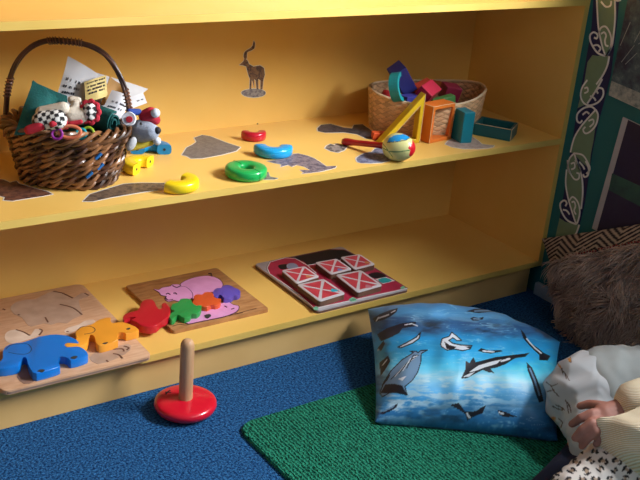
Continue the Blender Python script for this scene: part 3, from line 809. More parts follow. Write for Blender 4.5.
q = un(52, 108, 1, .11); blob('cream_back', [[(q-Vector(CX)*.018-Vector(CY)*.008, .012), (q+Vector(CX)*.02, .012)]], CRM, t, .002, 5)
q = un(29, 130, 1, .085); blob('red_paw', [[(q, .009), (q+Vector(CX)*.02+Vector(CY)*.007, .009)]], REDC, t, .002, 5)
q = un(65, 118, 1, .1); blob('red_collar', [[(q+Vector(CY)*.014, .007), (q-Vector(CY)*.014, .008)]], REDC, t, .002, 5)
t = thing('cream_soft_toy', 'cream soft toy with checkered face in a red frill', 'soft toy', TOYG)
p = un(76, 116, 1, .10)
blob('body', [[(p-Vector(CX)*.006, .019), (p+Vector(CX)*.012, .016)], [(p+Vector(CY)*.02, .010)]], CRM, t, .002, 6)
q = un(74, 124, 1, .075); blob('red_arm', [[(q-Vector(CX)*.006, .0055), (q+Vector(CX)*.012+Vector(CY)*.004, .0045)]], REDC, t, .0015, 4)
q = un(90, 112, 1, .085); nrm = Vector(-ROT[:, 1]*0+ROT[:, 2])
bb = BM(); pts = [q+Vector(CX)*(.0155+.0016*math.cos(9*a))*math.cos(a)+Vector(CY)*(.0185+.002*math.cos(9*a))*math.sin(a) for a in [2*PI*k/72 for k in range(72)]]
tube(bb, pts, .0045, 8, closed=True); finish('red_frill', bb, REDC, t)
o = blob('checkered_face', [[(q-Vector(CY)*.004, .0135), (q+Vector(CY)*.004, .0135)]], CHK, t, .0018, 5); checker(o, q, *RT(.75), .0075)
q = un(74, 100, 1, .12); blob('cream_ear', [[(q-Vector(CX)*.004, .008), (q+Vector(CX)*.008, .006)]], CRM, t, .0018, 4)
# plastic links at the front
for (x, y, y2, r, colr, lab) in ((70, 132, .066, .019, 'd97a58', 'coral plastic link arching over the front rim of the basket'), (57, 134, .075, .009, '8a2a8c', 'purple plastic link behind the front rim of the basket'), (81, 134, .075, .009, '17a5b8', 'cyan plastic link behind the front rim of the basket'), (88, 133, .072, .010, '9dbb2c', 'lime plastic link behind the front rim of the basket')):
    c = un(x, y, 1, y2); bb = BM()
    sq = 1.0 if r < .015 else .55
    tube(bb, [c+Vector(CX)*r*math.cos(2*PI*k/28)+Vector(CY)*r*sq*math.sin(2*PI*k/28) for k in range(28)], .0032 if r > .015 else .0026, 8, closed=True)
    tag(finish('plastic_link', bb, gloss('link_'+colr, colr, .35)), lab, 'toy link', 'plastic links in the wicker basket')

# plush mouse hanging over the rim
mo = thing('plush_mouse', 'grey plush mouse with red hat hanging over the wicker basket rim', 'soft toy')
GP = mat('grey_plush', '9fa9ba', .95, '8f99ab', 60, bump=.4, bscale=500, sheen=.2); WP = mat('white_plush', 'd5dbe6', .95)
YM = .075
m_ = lambda x, y, d=0: un(x-1.5, y, 1, YM+d)
blob('head', [[(m_(143, 131, .02), .0235), (m_(152, 132, .0), .017), (m_(156, 131, -.004), .011)]], GP, mo, .002, 6)
bb = BM(); ball(bb, m_(159, 130.5, -.012), .0068); finish('nose', bb, mat('black_plush', '1c1d26', .7), mo)
bb = BM()
ec = m_(130.5, 119, -.004)
en = Vector(ROT[:, 2])
R = Matrix.Translation(ec) @ en.to_track_quat('Z', 'Y').to_matrix().to_4x4()
lathe(bb, [(0, -.004), (.010, -.004), (.0135, 0), (.012, .004), (.008, .0035), (0, .003)], 28, R); ear = finish('ear', bb, WP, mo)
bb = BM(); lathe(bb, [(0, .002), (.0062, .002), (.006, .0048), (0, .0052)], 20, R @ Matrix.Translation((.0015, -.001, .0006))); finish('ear_lining', bb, REDC, ear)
bb = BM(); ball(bb, m_(133, 144, -.01), .012, Matrix.Rotation(.5, 4, 'Y'), sc=(.7, .6, 1.2)); finish('ear', bb, mat('pale_grey_plush', 'b7b9be', .95), mo)
blob('hat', [[(m_(146, 116, .02), .012), (m_(152, 114, .015), .014), (m_(157, 120, .02), .010)]], REDC, mo, .002, 5)
bb = BM(); ball(bb, m_(157, 113, .0), .0088); finish('pompom', bb, WP, mo)
blob('blue_collar', [[(m_(131, 112, .02), .007), (m_(140, 112, .025), .007)]], mat('navy_plush', '24408c', .9), mo, .002, 4)
bb = BM(); ball(bb, m_(158.5, 141, 0), .0078); finish('paw', bb, WP, mo)
blob('yellow_shirt', [[(m_(131, 147, .02), .009), (m_(143, 144, .015), .0095), (m_(152, 142, .01), .008)]], mat('yellow_plush', 'c9b53a', .9), mo, .002, 5)
bb = BM()
for x, y in ((142.5, 123.5),):
    ball(bb, m_(x, y, -.0185), .0026)
finish('eye', bb, mat('eye_black', '15161c', .3), mo)

# ================================================================== BOTTOM SHELF
def flatpoly(name, px, z0, z1, m, parent, k=0, bev=0, off=0):
    pts = on_plane(px, 2, z1)
    if k: pts = smooth_closed(pts, k)
    if off: pts = offset(pts, off)
    bb = BM(); prism(bb, pts, z0, z1, bev); return finish(name, bb, m, parent, True, 35)
def roundrect(x0, x1, y0, y1, r, n=6):
    out = []
    for cx, cy, a0 in ((x1-r, y1-r, 0), (x0+r, y1-r, 90), (x0+r, y0+r, 180), (x1-r, y0+r, 270)):
        for k in range(n+1):
            a = math.radians(a0+90*k/n); out.append((cx+r*math.cos(a), cy+r*math.sin(a)))
    return out
ZB = H1+.0003
c1_ = lambda P: crop(P, 0, 260, 3.556); c3_ = lambda P: crop(P, 0, 275, 6.856); cp = lambda P: crop(P, 125, 265, 4.414); cb = lambda P: crop(P, 250, 245, 3.765); c2_ = lambda P: crop(P, 110, 240, 3.556)
# elephant board
BT = .009; ZT = ZB+BT
eb = thing('puzzle_board', 'large pale wooden board with hollowed elephant shapes on the bottom shelf', 'puzzle')
e = [un(x, y, 2, ZT) for x, y in ((5, 393), (146, 356), (83, 283))]
b = BM(); prism(b, roundrect(e[0].x-.002, (e[1].x+e[2].x)/2+.004, (e[0].y+e[1].y)/2, min(e[2].y, D-.002), .014), ZB, ZT, .001); finish('board', b, WOODP, eb, True, 35)
b = BM(); prism(b, roundrect(e[0].x-.001, (e[1].x+e[2].x)/2+.003, (e[0].y+e[1].y)/2-.0006, min(e[2].y, D-.002)-.001, .014), ZB+.002, ZB+.0055); finish('ply_layer', b, mat('ply_core', '8c7466', .7), eb, True, 35)
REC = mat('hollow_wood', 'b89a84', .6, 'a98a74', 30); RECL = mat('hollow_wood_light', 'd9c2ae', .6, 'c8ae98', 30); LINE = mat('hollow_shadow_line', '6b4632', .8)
hol = [c3_([(75, 215), (110, 185), (170, 170), (240, 165), (290, 140), (360, 110), (400, 115), (470, 150), (500, 162), (560, 122), (605, 130), (600, 150), (540, 172), (560, 250), (560, 275), (500, 300), (460, 330), (400, 325), (350, 340), (300, 330), (215, 352), (180, 330), (150, 290), (100, 270), (75, 240)]),
       c3_([(35, 405), (70, 380), (120, 375), (170, 395), (210, 415), (240, 370), (285, 375), (290, 387), (265, 415), (230, 430), (160, 450), (90, 470), (40, 450)]),
       c3_([(440, 385), (470, 360), (540, 340), (580, 315), (640, 305), (650, 330), (560, 352), (520, 380), (470, 400)]),
       c1_([(318, 346), (350, 325), (400, 310), (460, 298), (462, 320), (420, 347), (350, 370)]),
       c1_([(60, 415), (75, 385), (98, 370), (125, 400), (120, 432), (85, 440)])]
for i, h in enumerate(hol):
    flatpoly('hollow', h, ZT-.001, ZT+.0004, RECL if i in (1, 2) else REC if i != 4 else mat('shaded_hollow', '8c6a58', .8), eb, 2)  # the darkest hollow has the shade inside it painted in
    
def drawn_line(px, w_, parent, z, m, name='hollow_shade_line', k=5):
    pts = [(q_.x, q_.y) for q_ in smooth_open([(a, b_, 0) for a, b_ in on_plane(px, 2, z)], k)]
    bb = BM(); ribbon2d(bb, pts, w_, z-.001, z+.0004); return finish(name, bb, m, parent, False)
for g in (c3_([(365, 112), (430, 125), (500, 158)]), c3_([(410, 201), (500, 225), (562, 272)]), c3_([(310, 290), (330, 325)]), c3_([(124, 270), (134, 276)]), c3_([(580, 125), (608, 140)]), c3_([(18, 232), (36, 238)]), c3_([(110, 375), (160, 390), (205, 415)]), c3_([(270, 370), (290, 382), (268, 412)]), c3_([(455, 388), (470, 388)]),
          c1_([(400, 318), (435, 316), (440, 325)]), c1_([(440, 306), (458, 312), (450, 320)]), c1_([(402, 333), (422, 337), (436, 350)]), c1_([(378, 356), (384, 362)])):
    drawn_line(g, .0034, eb, ZT+.0004, LINE)  # dark strokes paint the shade along the hollows, nothing is carved

def elephant(px, z0, th, m, label, marks=(), ear=None, k=3):
    zt = z0+th
    pts = smooth_closed(on_plane(px, 2, zt), k)
    t = thing('elephant_puzzle_piece', label, 'puzzle piece', 'wooden elephant puzzle pieces')
    bb = BM(); prism(bb, pts, z0, zt, .0016); finish('elephant_body', bb, m, t, True, 35)
    for g in marks:
        q_ = smooth_closed(on_plane(g, 2, zt), 3); bb = BM(); prism(bb, q_, zt-.001, zt+.0004); finish('toe_mark', bb, DARK, t, False)
    if ear: 
        q_ = [(a.x, a.y) for a in smooth_open([(a, b_, 0) for a, b_ in on_plane(ear, 2, zt)], 5)]; bb = BM(); ribbon2d(bb, q_, .0013, zt-.001, zt+.0003); finish('ear_line', bb, mat('ear_line_'+m.name, '2a2a30', .7), t, False)
    return t
ZE = ZT+.0008; ZPE0 = ZB+.0098
EB = gloss('blue_elephant_paint', '0a74cf', .4); EY = gloss('amber_elephant_paint', 'f0a030', .45); ER = gloss('red_elephant_paint', 'c01a2a', .4); EG = gloss('green_elephant_paint', '2a9a4a', .45); EO = gloss('orange_elephant_paint', 'dd5a2a', .45); EP = gloss('purple_elephant_paint', '6450b0', .45)
elephant(c1_([(-14, 372), (0, 364), (12, 352), (10, 335), (15, 312), (35, 299), (60, 295), (90, 292), (120, 278), (160, 268), (200, 265), (240, 268), (272, 284), (280, 296), (240, 293), (226, 302), (240, 312), (272, 306), (298, 315), (313, 333), (300, 344), (252, 357), (236, 344), (214, 342), (204, 354), (212, 372), (205, 381), (130, 402), (112, 392), (99, 366), (95, 346), (80, 345), (74, 360), (66, 374), (20, 384), (-16, 384)]), ZE, .017, EB,
         'largest elephant puzzle piece painted blue at the end of the row', [c1_([(132, 396), (145, 389), (160, 391), (150, 398)]), c1_([(250, 349), (262, 342), (276, 343), (266, 352)])], c1_([(20, 318), (40, 302), (75, 298), (100, 300), (112, 318), (95, 334), (60, 334), (30, 328)]), 2)
elephant(c1_([(228, 298), (240, 292), (262, 292), (275, 280), (268, 262), (275, 245), (300, 235), (325, 232), (350, 212), (380, 205), (394, 204), (390, 214), (398, 226), (420, 220), (440, 222), (480, 235), (494, 248), (485, 253), (448, 262), (440, 256), (420, 258), (414, 270), (420, 284), (375, 300), (352, 303), (340, 290), (338, 270), (326, 264), (317, 268), (312, 290), (300, 300), (270, 308), (238, 309)]), ZE, .0165, EY,
         'second largest elephant puzzle piece, amber yellow, trunk hooked to the blue one', [c1_([(364, 298), (372, 294), (384, 293), (376, 299)]), c1_([(448, 246), (456, 242), (464, 242), (458, 248)])], c1_([(276, 250), (290, 238), (320, 236), (338, 246), (330, 258), (300, 264)]), 2)
elephant(c2_([(45, 275), (55, 262), (80, 254), (103, 250), (110, 222), (130, 210), (150, 211), (160, 222), (165, 240), (176, 248), (190, 240), (183, 228), (197, 222), (212, 240), (214, 262), (200, 278), (180, 288), (165, 304), (135, 308), (106, 302), (96, 290), (72, 284), (100, 274), (72, 274), (52, 286)]), ZPE0, .0165, ER, 'red elephant puzzle piece in the gap between the two puzzle boards', k=2)
ZP = ZB+.008; ZPE = ZP+.001
elephant(c2_([(222, 226), (245, 222), (250, 209), (275, 207), (290, 214), (292, 225), (308, 235), (325, 230), (322, 250), (308, 262), (290, 262), (284, 272), (265, 276), (250, 270), (240, 264), (228, 280), (213, 280), (212, 262), (222, 258), (234, 252), (216, 246)]), ZPE, .013, EG, 'green elephant puzzle piece beside the red one on the pig board', k=2)
elephant(c2_([(292, 226), (300, 213), (298, 199), (310, 192), (330, 195), (336, 184), (360, 185), (370, 195), (368, 204), (384, 209), (394, 206), (392, 224), (375, 231), (360, 230), (345, 238), (325, 235), (316, 230), (302, 234)]), ZPE, .012, EO, 'orange red elephant puzzle piece between the green and purple ones', k=2)
elephant(c2_([(366, 190), (370, 178), (380, 170), (396, 172), (402, 161), (425, 159), (440, 170), (461, 176), (464, 188), (454, 196), (440, 197), (430, 206), (405, 208), (398, 195), (386, 195), (382, 205), (370, 202)]), ZPE, .0115, EP, 'smallest elephant puzzle piece painted purple at the end of the row', k=2)

# pig board
pb = thing('puzzle_board', 'brown wooden puzzle board painted with two pink pigs', 'puzzle')
b = BM(); prism(b, roundrect(-1.014, -.782, .056, .29, .006), ZB, ZP, .001); finish('board', b, WOODB, pb, True, 35)
PIGK = mat('pig_pink', 'e4a0d0', .5, 'd892c2', 30); PIGO = mat('pig_outline', '4a2c3c', .6)
pig = lambda P: cp(P)
zp = ZP
body1 = [(245, 88), (275, 66), (320, 52), (370, 48), (410, 60), (430, 80), (425, 100), (390, 118), (330, 132), (300, 150), (288, 120)]
head1 = [(128, 106), (148, 110), (165, 100), (200, 94), (210, 86), (238, 86), (245, 94), (270, 98), (295, 122), (295, 145), (270, 158), (240, 160), (215, 155), (192, 160), (178, 150), (184, 138), (160, 132), (152, 120)]
pig2 = [(268, 248), (290, 225), (330, 200), (420, 172), (450, 160), (478, 176), (502, 182), (490, 205), (440, 225), (380, 238), (320, 250), (282, 258)]
for i, P in enumerate((body1, head1, pig2)):
    z = zp+.0007*i
    flatpoly('pig_outline', pig(P), zp-.001, z+.0003, PIGO, pb, 3, off=.0016)
    flatpoly('painted_pig', pig(P), zp-.001, z+.0006, PIGK, pb, 3)
zq = zp+.0022
for g in ([(182, 128), (190, 124), (200, 130)], [(214, 124), (222, 122), (228, 128)], [(178, 142), (190, 154), (212, 152)], [(368, 38), (380, 36), (384, 48)], [(210, 90), (228, 98), (245, 92)]):
    drawn_line(pig(g), .0016, pb, zq, PIGO, 'painted_line')
flatpoly('pig_spot', pig([(350, 222), (372, 216), (380, 224), (362, 236)]), zp, zq+.0006, DARK, pb, 2)
for g in ([(440, 180), (450, 186)], [(470, 195), (482, 190)]): drawn_line(pig(g), .0022, pb, zq+.0003, PIGO, 'painted_line')
MUDL = mat('mud_line', '6a4428', .7)
for g in ([(210, 270), (240, 262), (270, 264), (300, 258)], [(430, 228), (470, 215), (500, 212), (560, 196), (580, 192)], [(460, 224), (520, 210)]): drawn_line(pig(g), .0016, pb, zp+.0004, MUDL, 'painted_line')

# barn board
bo = thing('puzzle_board', 'barn puzzle board with red painted barn and black roof', 'puzzle')
BBW = mat('barn_board_white', 'b9b0b4', .45, 'aea6ab', 30); BRED = mat('barn_red_paint', 'b8304e', .4, 'a82a47', 30); BBLK = mat('barn_roof_black', '1d1a1f', .5); BGR = mat('barn_outline_grey', '3c3a40', .5); WHT = mat('barn_white_line', 'ddd6d4', .45)
ZBB = ZB+.009
q = [un(x, y, 2, ZBB) for x, y in ((254, 264), (318, 310), (409, 289), (340, 249))]
BX0, BX1 = (q[0].x+q[1].x)/2, (q[2].x+.0); BY0, BY1 = (q[1].y+q[2].y)/2, q[0].y
b = BM(); prism(b, roundrect(BX0, BX1, BY0, BY1, .008), ZB, ZBB, .0012); finish('board', b, BBW, bo, True, 35)
b = BM(); prism(b, roundrect(BX0-.0006, BX1+.0006, BY0-.0006, BY1+.0006, .008), ZB+.001, ZB+.0055); finish('ply_layer', b, WOODD, bo, True, 35)
zb_ = ZBB
barn = [(64, 86), (76, 62), (130, 48), (165, 44), (300, 16), (356, 18), (398, 38), (470, 88), (592, 162), (243, 238), (176, 178), (74, 108)]
flatpoly('barn_outline', cb(barn), zb_-.001, zb_+.0003, BGR, bo, 0, off=.002)
flatpoly('barn_front', cb(barn), zb_-.001, zb_+.0006, BRED, bo)
flatpoly('barn_roof', cb([(136, 49), (165, 45), (300, 17), (355, 19), (396, 38), (345, 56), (216, 76), (205, 64), (170, 50)]), zb_-.001, zb_+.0009, BBLK, bo)
for g in ([(64, 86), (76, 63), (130, 48), (170, 50), (216, 76), (250, 106)], [(64, 86), (74, 108), (176, 178), (243, 238), (592, 162)], [(216, 76), (345, 56), (398, 38)]):
    pts = on_plane(cb(g), 2, zb_+.0012); bb = BM(); ribbon2d(bb, pts, .0022, zb_, zb_+.0013); finish('white_line', bb, WHT, bo, False)
flatpoly('loft_window', cb([(106, 80), (112, 74), (135, 72), (142, 80), (135, 90), (115, 90)]), zb_, zb_+.0010, BBLK, bo, 3)
flatpoly('grey_animal', cb([(140, 72), (165, 68), (182, 80), (170, 88), (142, 88)]), zb_, zb_+.0013, mat('barn_grey_print', '8f93a8', .5), bo, 3)
flatpoly('dark_doorway', cb([(445, 112), (462, 104), (490, 104), (515, 118), (498, 126), (466, 124)]), zb_, zb_+.0010, BBLK, bo, 3)
flatpoly('trough_frame', cb([(472, 128), (512, 120), (545, 134), (500, 146)]), zb_, zb_+.0013, WHT, bo)
flatpoly('teal_animal', cb([(482, 130), (510, 123), (534, 134), (500, 143)]), zb_, zb_+.0017, mat('teal_print', '2aa3a8', .5), bo, 2)
for P in ([(238, 240), (246, 230), (258, 236), (250, 244)], [(372, 205), (388, 196), (402, 206), (385, 212)], [(566, 160), (578, 154), (584, 162), (572, 166)]): flatpoly('grass_tuft', cb(P), zb_, zb_+.0013, mat('tuft_print', '7fc7a0', .5), bo, 2)
TW = mat('tile_white_paint', 'd9d3d6', .4); TR = mat('tile_red_paint', 'cf4650', .4, 'c23e4a', 40)
tiles = [([(118, 95), (205, 79), (262, 118), (176, 145)], 'small barn door tile with red panels, far left of the board', 'd88a5a', (.62, .22)),
         ([(245, 65), (326, 51), (384, 90), (305, 110)], 'barn door tile in the back row, middle of the three', '7a86c0', (.5, .16)),
         ([(340, 45), (412, 34), (472, 72), (394, 91)], 'barn door tile in the back row at the far right end', 'd8925a', (.75, .25)),
         ([(176, 148), (277, 127), (360, 182), (262, 212)], 'front row barn door tile with a cyan patch in its corner', '35b9cc', (.78, .30)),
         ([(322, 112), (417, 94), (500, 151), (405, 178)], 'largest front row barn door tile beside the dark painted doorway', 'c9808c', (.5, .12))]
for P, lab, acc, (au, av) in tiles:
    zt = zb_+.0155
    Q = [Vector(p) for p in on_plane(cb(P), 2, zt)]   # back-left, back-right, front-right, front-left
    t = thing('barn_door_tile', lab, 'puzzle piece', 'barn door tiles on the barn board')
    bil = lambda u, v: (Q[3]*(1-u)*(1-v)+Q[2]*u*(1-v)+Q[1]*u*v+Q[0]*(1-u)*v)
    def qd(pts): return [tuple(bil(u, v)) for u, v in pts]
    rr = roundrect(0, 1, 0, 1, .08, 4)
    bb = BM(); prism(bb, qd(rr), zb_+.0006, zt-.0022, 0); finish('wood_core', bb, WOODD, t, True, 35)
    bb = BM(); prism(bb, qd(rr), zt-.0022, zt, .0008); finish('white_face', bb, TW, t, True, 35)
    m0, m1, h = .085, .915, .048
    bb = BM()
    for tri in ([(m0+h*1.5, m0), (m1-h*1.5, m0), (.5, .5-h)], [(m1-h*1.5, m1), (m0+h*1.5, m1), (.5, .5+h)], [(m0, m1-h*1.5), (m0, m0+h*1.5), (.5-h, .5)], [(m1, m0+h*1.5), (m1, m1-h*1.5), (.5+h, .5)]):
        prism(bb, qd(tri), zt-.0005, zt+.0003)
    finish('red_panels', bb, TR, t, False)
    bb = BM(); prism(bb, smooth_closed(qd([(au-.07, av-.06), (au+.12, av-.08), (au+.1, av+.03), (au+.02, av+.09), (au-.06, av+.03)]), 3), zt, zt+.0005); finish('animal_print', bb, mat('tile_print_'+acc, acc, .5), t, False)

# ================================================================== PILLOWS
OC = mat('ocean_satin', 'ffffff', .42, attr='pattern', spec=.5, sheen=.1)
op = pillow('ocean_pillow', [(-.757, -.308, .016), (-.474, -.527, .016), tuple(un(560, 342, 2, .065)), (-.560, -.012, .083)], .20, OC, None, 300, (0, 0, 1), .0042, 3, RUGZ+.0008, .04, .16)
tag(op, 'blue ocean pillow printed with orcas and whales lying on the green rug', 'pillow')
p1 = lambda P: crop(P, 360, 295, 3.558); p2 = lambda P: crop(P, 450, 295, 3.2)
def fo(co):
    x, y = pr(co); n = len(x)
    # undersurface keeps the plain sea colour
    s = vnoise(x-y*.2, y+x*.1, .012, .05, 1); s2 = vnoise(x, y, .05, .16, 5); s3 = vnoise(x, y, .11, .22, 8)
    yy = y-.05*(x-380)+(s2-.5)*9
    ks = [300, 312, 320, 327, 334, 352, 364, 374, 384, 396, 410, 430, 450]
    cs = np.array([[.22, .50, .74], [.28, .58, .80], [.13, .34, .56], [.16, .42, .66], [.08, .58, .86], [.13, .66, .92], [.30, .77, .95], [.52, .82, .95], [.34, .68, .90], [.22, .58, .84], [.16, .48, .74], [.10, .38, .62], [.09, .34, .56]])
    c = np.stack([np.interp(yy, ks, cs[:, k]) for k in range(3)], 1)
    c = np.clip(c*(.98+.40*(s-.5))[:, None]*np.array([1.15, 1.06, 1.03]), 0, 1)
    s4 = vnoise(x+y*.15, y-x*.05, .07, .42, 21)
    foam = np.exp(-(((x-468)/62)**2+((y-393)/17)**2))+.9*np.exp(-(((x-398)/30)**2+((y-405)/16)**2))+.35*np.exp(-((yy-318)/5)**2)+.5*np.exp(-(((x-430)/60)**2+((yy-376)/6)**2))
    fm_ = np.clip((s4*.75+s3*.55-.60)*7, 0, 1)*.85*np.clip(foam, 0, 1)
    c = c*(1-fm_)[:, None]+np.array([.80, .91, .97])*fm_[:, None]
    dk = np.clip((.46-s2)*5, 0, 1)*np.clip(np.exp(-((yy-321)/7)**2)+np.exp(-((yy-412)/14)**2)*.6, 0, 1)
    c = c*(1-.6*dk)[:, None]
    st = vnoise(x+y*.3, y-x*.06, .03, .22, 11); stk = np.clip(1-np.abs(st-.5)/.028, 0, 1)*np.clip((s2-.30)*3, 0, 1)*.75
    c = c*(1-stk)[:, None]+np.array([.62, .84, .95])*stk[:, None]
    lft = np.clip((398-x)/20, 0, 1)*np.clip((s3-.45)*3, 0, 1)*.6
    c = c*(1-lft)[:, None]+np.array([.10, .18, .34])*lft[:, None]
    K = np.array([.05, .06, .12]); W = np.array([.86, .90, .94]); G = np.array([.45, .60, .74])
    def fill(P, col, ed=None):
        m = inpoly(x, y, P); c[m] = col
        if ed is not None: c[dseg(x, y, P+[P[0]]) < ed] = K
    def line(P, col, w_): c[dseg(x, y, P) < w_] = col
    # big orca in the middle
    fill(p2([(35, 268), (48, 240), (50, 210), (62, 218), (75, 198), (82, 215), (110, 208), (150, 198), (200, 192), (235, 188), (256, 184), (240, 198), (208, 202), (180, 220), (150, 232), (130, 236), (142, 250), (120, 246), (105, 240), (80, 252), (55, 266)]), K)
    fill(p2([(60, 248), (90, 226), (130, 214), (165, 206), (150, 220), (110, 232), (85, 242)]), W); fill(p2([(42, 262), (60, 252), (80, 246), (60, 262)]), W); line(p2([(165, 212), (190, 204)]), W, .9)
    # curled orca
    fill(p1([(287, 175), (292, 155), (318, 147), (326, 132), (340, 142), (362, 162), (345, 162), (330, 152), (316, 162), (330, 172), (360, 178), (398, 180), (392, 192), (365, 198), (335, 192), (310, 196), (290, 184)]), W, .55)
    fill(p1([(300, 165), (318, 178), (345, 185), (330, 192), (308, 192)]), K); fill(p1([(372, 184), (398, 182), (390, 190)]), K)
    # small dolphins
    fill(p2([(88, 178), (100, 170), (112, 174), (130, 178), (160, 176), (170, 180), (150, 184), (130, 188), (105, 184)]), K); line(p2([(105, 179), (140, 182)]), W, .7)
    fill(p2([(64, 74), (76, 70), (90, 74), (108, 70), (105, 78), (88, 82), (72, 82)]), K); line(p2([(76, 76), (96, 77)]), G, .6)
    fill(p2([(52, 52), (80, 44), (120, 44), (170, 42), (172, 52), (130, 54), (90, 58)]), K); line(p2([(80, 51), (140, 49)]), G, .7)
    # whale at left, tail up
    fill(p1([(70, 350), (85, 310), (110, 270), (150, 230), (180, 212), (190, 205), (178, 200), (200, 200), (206, 206), (215, 198), (240, 196), (218, 208), (216, 240), (205, 275), (185, 305), (160, 325), (168, 356), (140, 350), (110, 345), (80, 362)]), G, .5)
    fill(p1([(72, 350), (90, 318), (120, 316), (150, 322), (168, 356), (135, 348), (95, 350)]), K)
    for k_ in range(5): line(p1([(110+k_*14, 300-k_*10), (150+k_*10, 262-k_*12), (196+k_*3, 222-k_*2)]), W if k_ % 2 else K, .42)
    fill(p1([(135, 298), (165, 288), (150, 306)]), W)
    # orcas at top left
    fill(p1([(45, 85), (70, 68), (105, 54), (135, 46), (130, 60), (110, 76), (80, 90), (52, 96)]), K); line(p1([(62, 84), (85, 76), (102, 70)]), W, .7); line(p1([(112, 62), (126, 55)]), W, .5); line(p1([(58, 92), (66, 80)]), W, .6); line(p1([(70, 158), (100, 140), (130, 132)]), G, .6); line(p1([(64, 196), (80, 176)]), W, .5); line(p1([(74, 276), (88, 256)]), G, .6); line(p1([(80, 320), (96, 300), (104, 286)]), K, .8)
    fill(p1([(60, 140), (95, 118), (150, 100), (200, 95), (195, 112), (150, 118), (140, 135), (110, 150), (75, 165)]), K*1.5); line(p1([(160, 106), (185, 102), (205, 110)]), W, .5)
    fill(p1([(135, 185), (165, 170), (200, 150), (216, 132), (210, 155), (190, 170), (165, 180), (145, 188)]), W, .6)
    fill(p1([(62, 190), (85, 160), (88, 175), (75, 200)]), K); fill(p1([(70, 240), (100, 215), (108, 235), (90, 265), (72, 290)]), K); line(p1([(80, 250), (96, 230)]), W, .5)
    fill(p1([(70, 420), (95, 408), (135, 385), (130, 400), (105, 415), (80, 425)]), K*1.6); line(p1([(85, 414), (120, 396)]), G, .7)
    # right edge orcas
    fill(p2([(225, 108), (238, 122), (250, 145), (275, 165), (300, 185), (322, 195), (312, 210), (285, 208), (285, 192), (262, 170), (235, 140)]), K); line(p2([(245, 140), (270, 168), (292, 186)]), W, .7)
    fill(p2([(245, 215), (262, 232), (275, 260), (290, 300), (300, 340), (285, 345), (272, 310), (262, 275), (248, 240)]), K); line(p2([(255, 235), (272, 275), (286, 320)]), G, .8)
    # bottom edge pieces
    for P in ([(0, 352), (28, 345), (48, 372), (80, 372), (115, 352), (105, 378), (70, 392), (55, 402), (48, 380), (20, 362)], [(152, 368), (172, 372), (200, 384), (215, 390), (180, 390), (160, 386)]):
        fill(p2(P), K); 
    line(p2([(55, 380), (62, 392)]), W, 1.0); line(p2([(158, 376), (170, 380)]), W, .9)
    return c
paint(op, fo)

# chevron cushion against the wall
CV = mat('chevron_cloth', 'ffffff', .85, attr='pattern')
cv = pillow('chevron_cushion', [(-.05, -.15, .016), (-.06, -.46, .016), (-.02, -.50, .43), (-.010, -.006, .160)], .05, CV, None, 160, (-1, 0, 0), .002, 5, .001, .03)
for v in cv.data.vertices:
    if v.co.x > TS-.0165: v.co.x = TS-.0165
tag(cv, 'black and cream chevron striped cushion leaning on the teal wall', 'cushion')
def fc(co):
    y = co[:, 1]; z = co[:, 2]
    zig = np.abs(((y+.02)/.115) % 1-.5)*2*.034
    s = ((z+zig+.45*y)/.0125) % 1
    return np.where((s < .5)[:, None], np.array([.14, .12, .15]), np.array([.72, .66, .58]))
paint(cv, fc)

